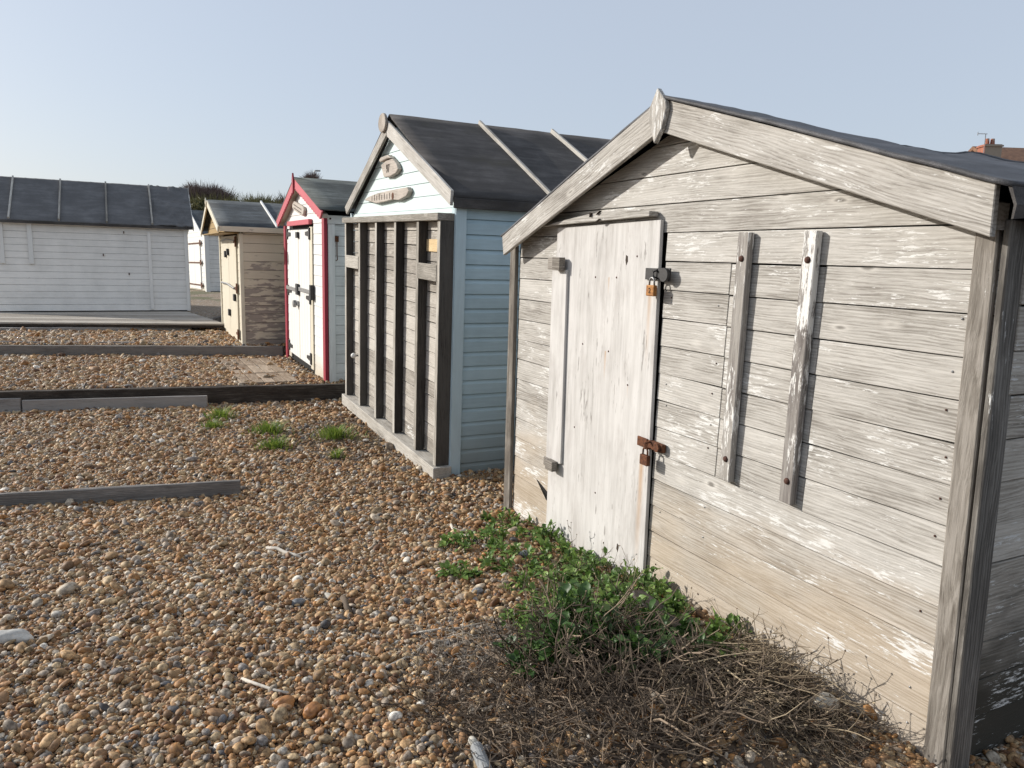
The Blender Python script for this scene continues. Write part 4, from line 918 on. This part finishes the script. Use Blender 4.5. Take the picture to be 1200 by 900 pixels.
def sprig(x, y, h, label, seed, mat='straw_dark', parts=7):
    random.seed(seed); z = ground_z(x, y); mb = MB(False); p = Vector((0, 0, -.03)); pts = [p.copy()]; d = Vector((random.uniform(-.15, .15), random.uniform(-.2, .1), 1))
    for i in range(8):
        p = p + d.normalized() * h / 8; d += Vector((random.gauss(0, .16), random.gauss(0, .16), 0)); pts.append(p.copy())
    mb.tube(pts, [.0028 * (1 - .07 * i) for i in range(9)], 5)
    for i in range(parts):
        q = pts[random.randint(3, 8)]; a = random.uniform(0, 6.28); l = h * random.uniform(.12, .35); b = [q, q + Vector((math.cos(a) * l * .5, math.sin(a) * l * .5, l * .5)), q + Vector((math.cos(a) * l * .6, math.sin(a) * l * .7, l))]
        mb.tube(b, [.0016, .0012, .0008], 4); mb.disc(b[-1], (0, 0, 1), .004, .006, 6, True)
    o = mb.build('dead_weed', M[mat], None); o.location = (x, y, z); tag(o, label, 'dead weed'); random.seed(seed + 100)
sprig(1.085, 2.54, .30, 'upright dead weed with curled seed heads against the lower shed wall', 5)
sprig(.93, 2.83, .17, 'short bent dead weed at the top of the straw bank', 9)
sprig(.36, 4.02, .20, 'thin grey dry weed leaning on the bottom of the plywood door', 12, 'twig_grey')
sprig(-5.55, 9.05, .24, 'lone dead weed standing on the terrace in front of the dark sleeper', 21)
sprig(-4.15, 8.52, .16, 'spindly weed at the sleeper behind the sloping plank', 25, 'straw')

GG = 'grass tufts on the shingle by the slatted hut front'
def tuft(x, y, r, h, n, label):
    z = ground_z(x, y) + .012; mb = MB(False); h *= 1.35; r *= 1.12; n = int(n * .62)
    for i in range(n):
        a = random.uniform(0, 6.28); q = r * abs(random.gauss(0, .55)); b = Vector((q * math.cos(a) * 1.25, q * math.sin(a), -.005)); o = Vector((math.cos(a + random.gauss(0, .8)), math.sin(a + random.gauss(0, .8)), 0)); hh = h * random.uniform(.5, 1.2) * max(.35, 1.1 - .45 * q / r); sp = random.uniform(.2, 1.5) * hh
        sx = o.cross(Vector((0, 0, 1))) * .0036
        p1 = b + o * sp * .35 + Vector((0, 0, hh * .65)); p2 = b + o * sp + Vector((0, 0, hh))
        mb.add([b - sx, b + sx, p1 + sx * .8, p1 - sx * .8, p2], [(0, 1, 2, 3), (3, 2, 4)], (0, 0, 1), random.random())
    o = mb.build('grass_tuft', M['grass'], None, recalc=False); o.location = (x, y, z); tag(o, label, 'grass tuft', GG)
for a in ((-3.05, 7.62, .14, .085, 420, 'bright grass tuft at the right end of the sloping plank, furthest back'), (-2.98, 7.22, .11, .06, 260, 'low grass tuft just in front of the furthest one'), (-2.34, 7.00, .14, .08, 520, 'wide grass tuft in the middle, touching the one in front of it'),
          (-2.12, 6.48, .13, .07, 360, 'pale grass tuft nearest the open pebbles, front of the touching pair'), (-1.66, 6.86, .15, .085, 480, 'dense grass tuft furthest right, nearest the slatted hut front'), (-1.50, 6.22, .05, .05, 240, 'smallest grass tuft, a few blades below the furthest right one')): tuft(*a)

# ------------------------------------------------------------------ sticks, stones and bits on the shingle
def stick(pts, r, mat, label, branches=(), name='driftwood_stick'):
    x, y = pts[0]; z = ground_z(x, y); mb = MB(False)
    def P(q, i): return (q[0] - x, q[1] - y, ground_z(*q) - z + .016 + .004 * (i % 2))
    mb.tube([P(q, i) for i, q in enumerate(pts)], [r * (1.1 - .4 * i / len(pts)) for i in range(len(pts))], 7)
    for b in branches: mb.tube([P(q, i) for i, q in enumerate(b)], r * .5, 6)
    o = mb.build(name, M[mat], None, smooth=True); o.location = (x, y, z); tag(o, label, 'stick')
stick([(-1.39, 4.05), (-1.33, 4.05), (-1.27, 4.0), (-1.20, 3.955), (-1.16, 3.93)], .011, 'bone', 'pale forked driftwood stick lying on open shingle left of the plants', (((-1.20, 3.955), (-1.15, 4.0), (-1.13, 4.03)),))
stick([(-.995, 2.585), (-.92, 2.54), (-.85, 2.51), (-.79, 2.485)], .0062, 'bone', 'straight pale stick on the pebbles near the bottom left')
stick([(-.375, 4.60), (-.36, 4.52), (-.31, 4.47), (-.27, 4.475)], .009, 'bone', 'short curved white stick just left of the green plants')
stick([(-.79, 3.36), (-.76, 3.28), (-.72, 3.19)], .016, 'straw_dark', 'dark splintered piece of bark on the open shingle')
stick([(-.42, 2.98), (-.30, 3.02), (-.2, 3.05), (-.1, 3.10)], .0042, 'bone', 'thin pale stalk on the left edge of the twig tangle')
stick([(-.52, 2.62), (-.46, 2.70), (-.38, 2.80), (-.33, 2.90)], .0045, 'bone', 'long thin pale stalk leaning from the pebbles into the twig tangle')
stick([(1.16, 2.50), (1.185, 2.40), (1.19, 2.33)], .007, 'straw', 'bent brown stalk beside the pale stone near the shed corner')
def stone(x, y, s, mat, label, sq=(1, .7, .55), rz=0, rise=.25, seed=0):
    bm = bmesh.new(); bmesh.ops.create_icosphere(bm, subdivisions=4, radius=1)
    for v in bm.verts:
        q = v.co; d = 1 + .22 * mnoise.noise(q * 1.1 + Vector((seed, 0, 0))) + .08 * mnoise.noise(q * 3 + Vector((0, seed, 0)))
        v.co = Vector((q.x * sq[0], q.y * sq[1], q.z * sq[2])) * d * s
    me = bpy.data.meshes.new('stone'); bm.to_mesh(me); bm.free(); me.polygons.foreach_set('use_smooth', [True] * len(me.polygons)); me.materials.append(M[mat])
    o = bpy.data.objects.new('stone', me); COL.objects.link(o); o.location = (x, y, ground_z(x, y) + s * rise); o.rotation_euler = (random.uniform(-.2, .2), random.uniform(-.2, .2), rz); tag(o, label, 'stone')
stone(-2.04, 2.86, .062, 'flint_white', 'large knobbly white flint at the left edge of the view', (1.15, .55, .5), .35, .5, 3)
stone(1.130, 2.42, .048, 'stone_pale', 'smooth pale oval stone in front of the shed corner', (1, .75, .75), .1, .9, 8)
stone(-.785, 2.42, .038, 'flint_orange', 'orange flint, left of the two close together', (1, .8, .6), .5, .5, 12)
stone(-.675, 2.39, .034, 'flint_orange', 'brown orange flint beside the straight pale stick', (1, .85, .7), 1.1, .5, 15)
stone(-.62, 2.36, .030, 'flint_orange', 'orange flint half under the dark mat of stems', (1, .7, .7), 2.1, .5, 17)
stone(-.99, 3.30, .034, 'stone_grey', 'blue grey flint left of the dark bark', (1, .7, .6), .7, .5, 21)
stone(-.86, 3.38, .030, 'stone_pale', 'angular pale grey chip of shell on the shingle', (1.3, .5, .3), 2.4, .5, 25)
stone(.09, 3.98, .034, 'stone_grey', 'grey pebble in the bare patch among the leaves', (1, .8, .7), .3, .5, 31)
stone(-.15, 3.46, .030, 'stone_grey', 'slate grey pebble in the stony gap left of the plants', (1, .7, .6), .2, .6, 36)
stone(1.06, 2.33, .026, 'flint_orange', 'brown pebble below the pale oval stone', (1, .8, .7), .9, .6, 41)
def pipe():
    e = empty('pipe_end', (-.075, 2.135, ground_z(-.075, 2.135) + .022), R_(112)); e.rotation_euler = (0, R_(-12), R_(112)); tag(e, 'pale grey broken pipe end poking from the dead stems', 'pipe')
    b = MB(False); b.tube([(-.06, 0, 0), (.035, 0, 0), (.045, 0, 0)], [.021, .021, .018], 16); b.build('pipe_body', M['concrete'], e, smooth=False, bevel=.002)
    b = MB(False); b.tube([(.046, 0, 0), (.062, .003, 0), (.074, .006, 0), (.080, .007, 0)], [.0135, .0135, .012, .007], 14); b.build('spout', M['stone_pale'], e, smooth=True)
pipe()
def slab():
    x, y = .66, 2.98; e = empty('driftwood_slab', (x, y, ground_z(x, y) + .062)); e.rotation_euler = (R_(-6), R_(13), R_(-56)); tag(e, 'split grey driftwood slab lying in the plants', 'driftwood')
    b = MB(False); b.prism([(-.17, -.02), (-.13, -.05), (.05, -.062), (.2, -.045), (.26, -.01), (.22, .03), (.06, .055), (-.10, .045), (-.16, .03)], 'w', -.016, .016, (1, 0, 0)); b.build('slab_wood', M['slab'], e, bevel=.006)
slab()

# ------------------------------------------------------------------ background: thickets, house, street lamp
GB = 'bushes on the skyline'
def thicket(x, y, rx, rz, zc, label, mat, n, leafy_n=0, lmat='hedge', seed=1):
    random.seed(seed); z0 = ground_z(x, y); e = empty('bush', (x, y, z0)); tag(e, label, 'bush', GB)
    mb = MB(False); tr = MB(False)
    for k in range(9):
        a = random.uniform(0, 6.28); tr.tube([(random.uniform(-.3, .3) * rx, random.uniform(-.3, .3), -.1), (math.cos(a) * rx * .3, math.sin(a) * .3, (zc - z0) * .6), (math.cos(a) * rx * .6, math.sin(a) * .7, zc - z0)], [.06, .045, .025], 6)
    tr.build('trunk', M['bark'], e)
    for i in range(n):
        a = random.uniform(0, 6.28); s = random.uniform(-.55, 1); r = random.random() ** .45
        cx, cy, cz = rx * r * math.cos(a) * math.sqrt(1 - s * s * .8), rx * .7 * r * math.sin(a) * math.sqrt(1 - s * s * .8), rz * r * s
        lump_ = 1 + .5 * mnoise.noise(Vector((cx * 1.6 + seed, cz * 1.6, cy)))
        p = Vector((cx * lump_, cy * lump_, zc - z0 + cz * lump_)); d = Vector((cx / rx * .8, cy / rx * .6, .75 + cz / rz * .4)) + Vector((random.gauss(0, .45), random.gauss(0, .45), random.gauss(0, .3))); d.normalize()
        l = random.uniform(.2, .75); sx = d.cross(Vector((0, 1, .2))).normalized() * random.uniform(.008, .018)
        mb.add([p - sx, p + sx, p + d * l * .6 + sx * .6, p + d * l], [(0, 1, 2), (0, 2, 3)], tuple(d), random.random())
    for i in range(leafy_n):
        a = random.uniform(0, 6.28); s = random.uniform(-.6, 1); r = random.random() ** .4
        p = Vector((rx * r * math.cos(a) * math.sqrt(1 - s * s * .8), rx * .7 * r * math.sin(a) * math.sqrt(1 - s * s * .8), rz * r * s)); p *= 1 + .3 * mnoise.noise(Vector((p.x * 1.8 + seed, p.z * 1.8, p.y)))
        p.z += zc - z0; d = Vector((random.gauss(0, 1), random.gauss(0, 1), random.gauss(.3, .8))).normalized(); sx = d.orthogonal().normalized() * random.uniform(.02, .05); l = random.uniform(.06, .14)
        mb.add([p - sx, p + sx, p + d * l + sx, p + d * l - sx], [(0, 1, 2, 3)], tuple(d), random.random() ** 1.5)
    mb.build('crown', M[lmat if leafy_n > n else mat], e, recalc=False)
D_ = 38.0
def bx(px): return (px - 600) / FPX * 38.3     # metres across at that distance
thicket(-15.6, 38, 1.30, .52, 4.55, 'bare brown domed thicket above the roof of the far white hut', 'bark', 6500, 0, seed=3)
thicket(-13.0, 38.5, .80, .40, 4.30, 'lower rounded dark green bush right of the bare thicket', 'bark', 900, 2600, seed=4)
thicket(-14.6, 36.5, 1.7, .38, 4.10, 'long olive hedge just above the cream hut roof', 'hedge', 900, 8500, seed=5)
thicket(-12.2, 36.5, 1.2, .34, 4.02, 'olive hedge running behind the red trimmed hut', 'hedge', 700, 6500, seed=6)
thicket(-11.2, 38, .7, .36, 4.22, 'ragged reddish bush between the cream hut batten and the red gable', 'bark', 1600, 900, seed=7)
thicket(-16.6, 37, .9, .45, 3.9, 'dark bush close behind the end of the long shed', 'bark', 2400, 600, seed=8)
random.seed(77)
def house():
    gz = ground_z(31.2, 46); pk = 9.45 - gz
    e = empty('house', (31.2, 46.4, gz), R_(-86)); tag(e, 'distant tiled house with a red brick chimney showing over the shed roof', 'house')
    b = MB(False); b.prism([(-4, 0), (4, 0), (4, pk - 2.6), (0, pk - .3), (-4, pk - 2.6)], 'v', -3.5, 8, (1, 0, 0)); b.build('wall', M['render'], e)
    b = MB(False); b.prism([(-4.4, pk - 2.8), (-4.4, pk - 2.6), (0, pk), (4.4, pk - 2.6), (4.4, pk - 2.8), (0, pk - .22)], 'v', -3.9, 8.4, (1, 0, 0)); rf = b.build('roof', M['tile'], e)
    return e
house()
# the chimney belongs to the house: built as its part
hs = bpy.data.objects['house']
def world_part(mb, name, mat, parent):
    o = mb.build(name, mat, None); o.parent = parent
    bpy.context.view_layer.update(); o.matrix_parent_inverse = parent.matrix_world.inverted(); return o
d_ = 44.0; X0, X1, ZB = .6085 * d_, .6305 * d_, 6.4
b = MB(False); b.box(X0, X1, d_, d_ + .7, ZB, 1.55 + .1745 * d_); b.box(X0 - .06, X1 + .06, d_ - .06, d_ + .76, 1.55 + .1715 * d_, 1.55 + .1735 * d_); ch = world_part(b, 'chimney', M['brick'], hs)
for fx in (.30, .62):
    xx = X0 + (X1 - X0) * fx; b = MB(False); b.tube([(xx, d_ + .35, 1.55 + .1745 * d_), (xx, d_ + .35, 1.55 + .1745 * d_ + .35)], [.13, .10], 10); world_part(b, 'chimney_pot', M['brick'], ch)
xx = X0 - .05; b = MB(False); zt = 1.55 + .187 * d_; b.tube([(xx, d_, ZB), (xx, d_, zt)], .022, 6); b.tube([(xx + .1, d_, zt), (xx - .45, d_, zt)], .015, 5)
for k in range(5): b.tube([(xx - .05 - k * .09, d_ - .12, zt), (xx - .05 - k * .09, d_ + .12, zt)], .008, 4)
b.tube([(xx - .45, d_, zt - .1), (xx - .45, d_, zt + .1)], .02, 5); world_part(b, 'aerial', M['galv'], ch)
def lamp():
    y = 55.0; x = -.2655 * y; e = empty('street_lamp', (x, y, ground_z(x, y))); tag(e, 'far grey street lamp with a short hooked arm rising over the red trimmed hut roof', 'street lamp')
    zt = 1.55 + y * .1225 - ground_z(x, y)
    b = MB(False); b.tube([(0, 0, 0), (0, 0, zt * .6), (0, 0, zt - .15), (.06, 0, zt - .02), (.18, 0, zt)], [.08, .06, .05, .045, .04], 8); b.build('post', M['galv'], e, smooth=True)
    b = MB(False); b.box(.15, .45, -.09, .09, zt - .06, zt + .03); b.build('lantern', M['galv'], e)
    thicket(x + .30, 53, .42, .22, 1.55 + 53 * .1095, 'tiny dark bush top peeping over the ridge of the red trimmed hut', 'bark', 500, 300, seed=31)
lamp()

# ------------------------------------------------------------------ light and view
SUN_EL, SUN_H = 22.5, -77.0     # elevation; heading from straight ahead, negative = left
sd = Vector((math.sin(R_(SUN_H)) * math.cos(R_(SUN_EL)), math.cos(R_(SUN_H)) * math.cos(R_(SUN_EL)), math.sin(R_(SUN_EL))))
L = bpy.data.lights.new('sun', 'SUN'); L.energy = 4.8; L.angle = R_(.53); L.color = (1, .95, .88)
lo = bpy.data.objects.new('sun', L); COL.objects.link(lo); lo.rotation_euler = sd.to_track_quat('Z', 'Y').to_euler(); lo.location = sd * 50
w = bpy.data.worlds.new('World'); S.world = w; w.use_nodes = True; t = w.node_tree
sk = nd(t, 'ShaderNodeTexSky', sky_type='NISHITA'); sk.sun_disc = False; sk.sun_elevation = R_(SUN_EL); sk.sun_rotation = R_(SUN_H)
sk.altitude = 0; sk.air_density = 1.0; sk.dust_density = 2.0; sk.ozone_density = 1.0
bg = t.nodes['Background']; t.links.new(sk.outputs[0], bg.inputs[0]); bg.inputs[1].default_value = .048
veil = nd(t, 'ShaderNodeBackground', {0: (.405, .448, .520, 1), 1: 1.0})      # thin high cloud over the whole sky
sm = nd(t, 'ShaderNodeAddShader', {0: bg.outputs[0], 1: veil.outputs[0]}); t.links.new(sm.outputs[0], t.nodes['World Output'].inputs[0])
S.view_settings.view_transform = 'Standard'; S.view_settings.look = 'None'; S.view_settings.exposure = .06; S.view_settings.gamma = 1
S.render.engine = 'CYCLES'; S.cycles.use_denoising = True; S.cycles.max_bounces = 6
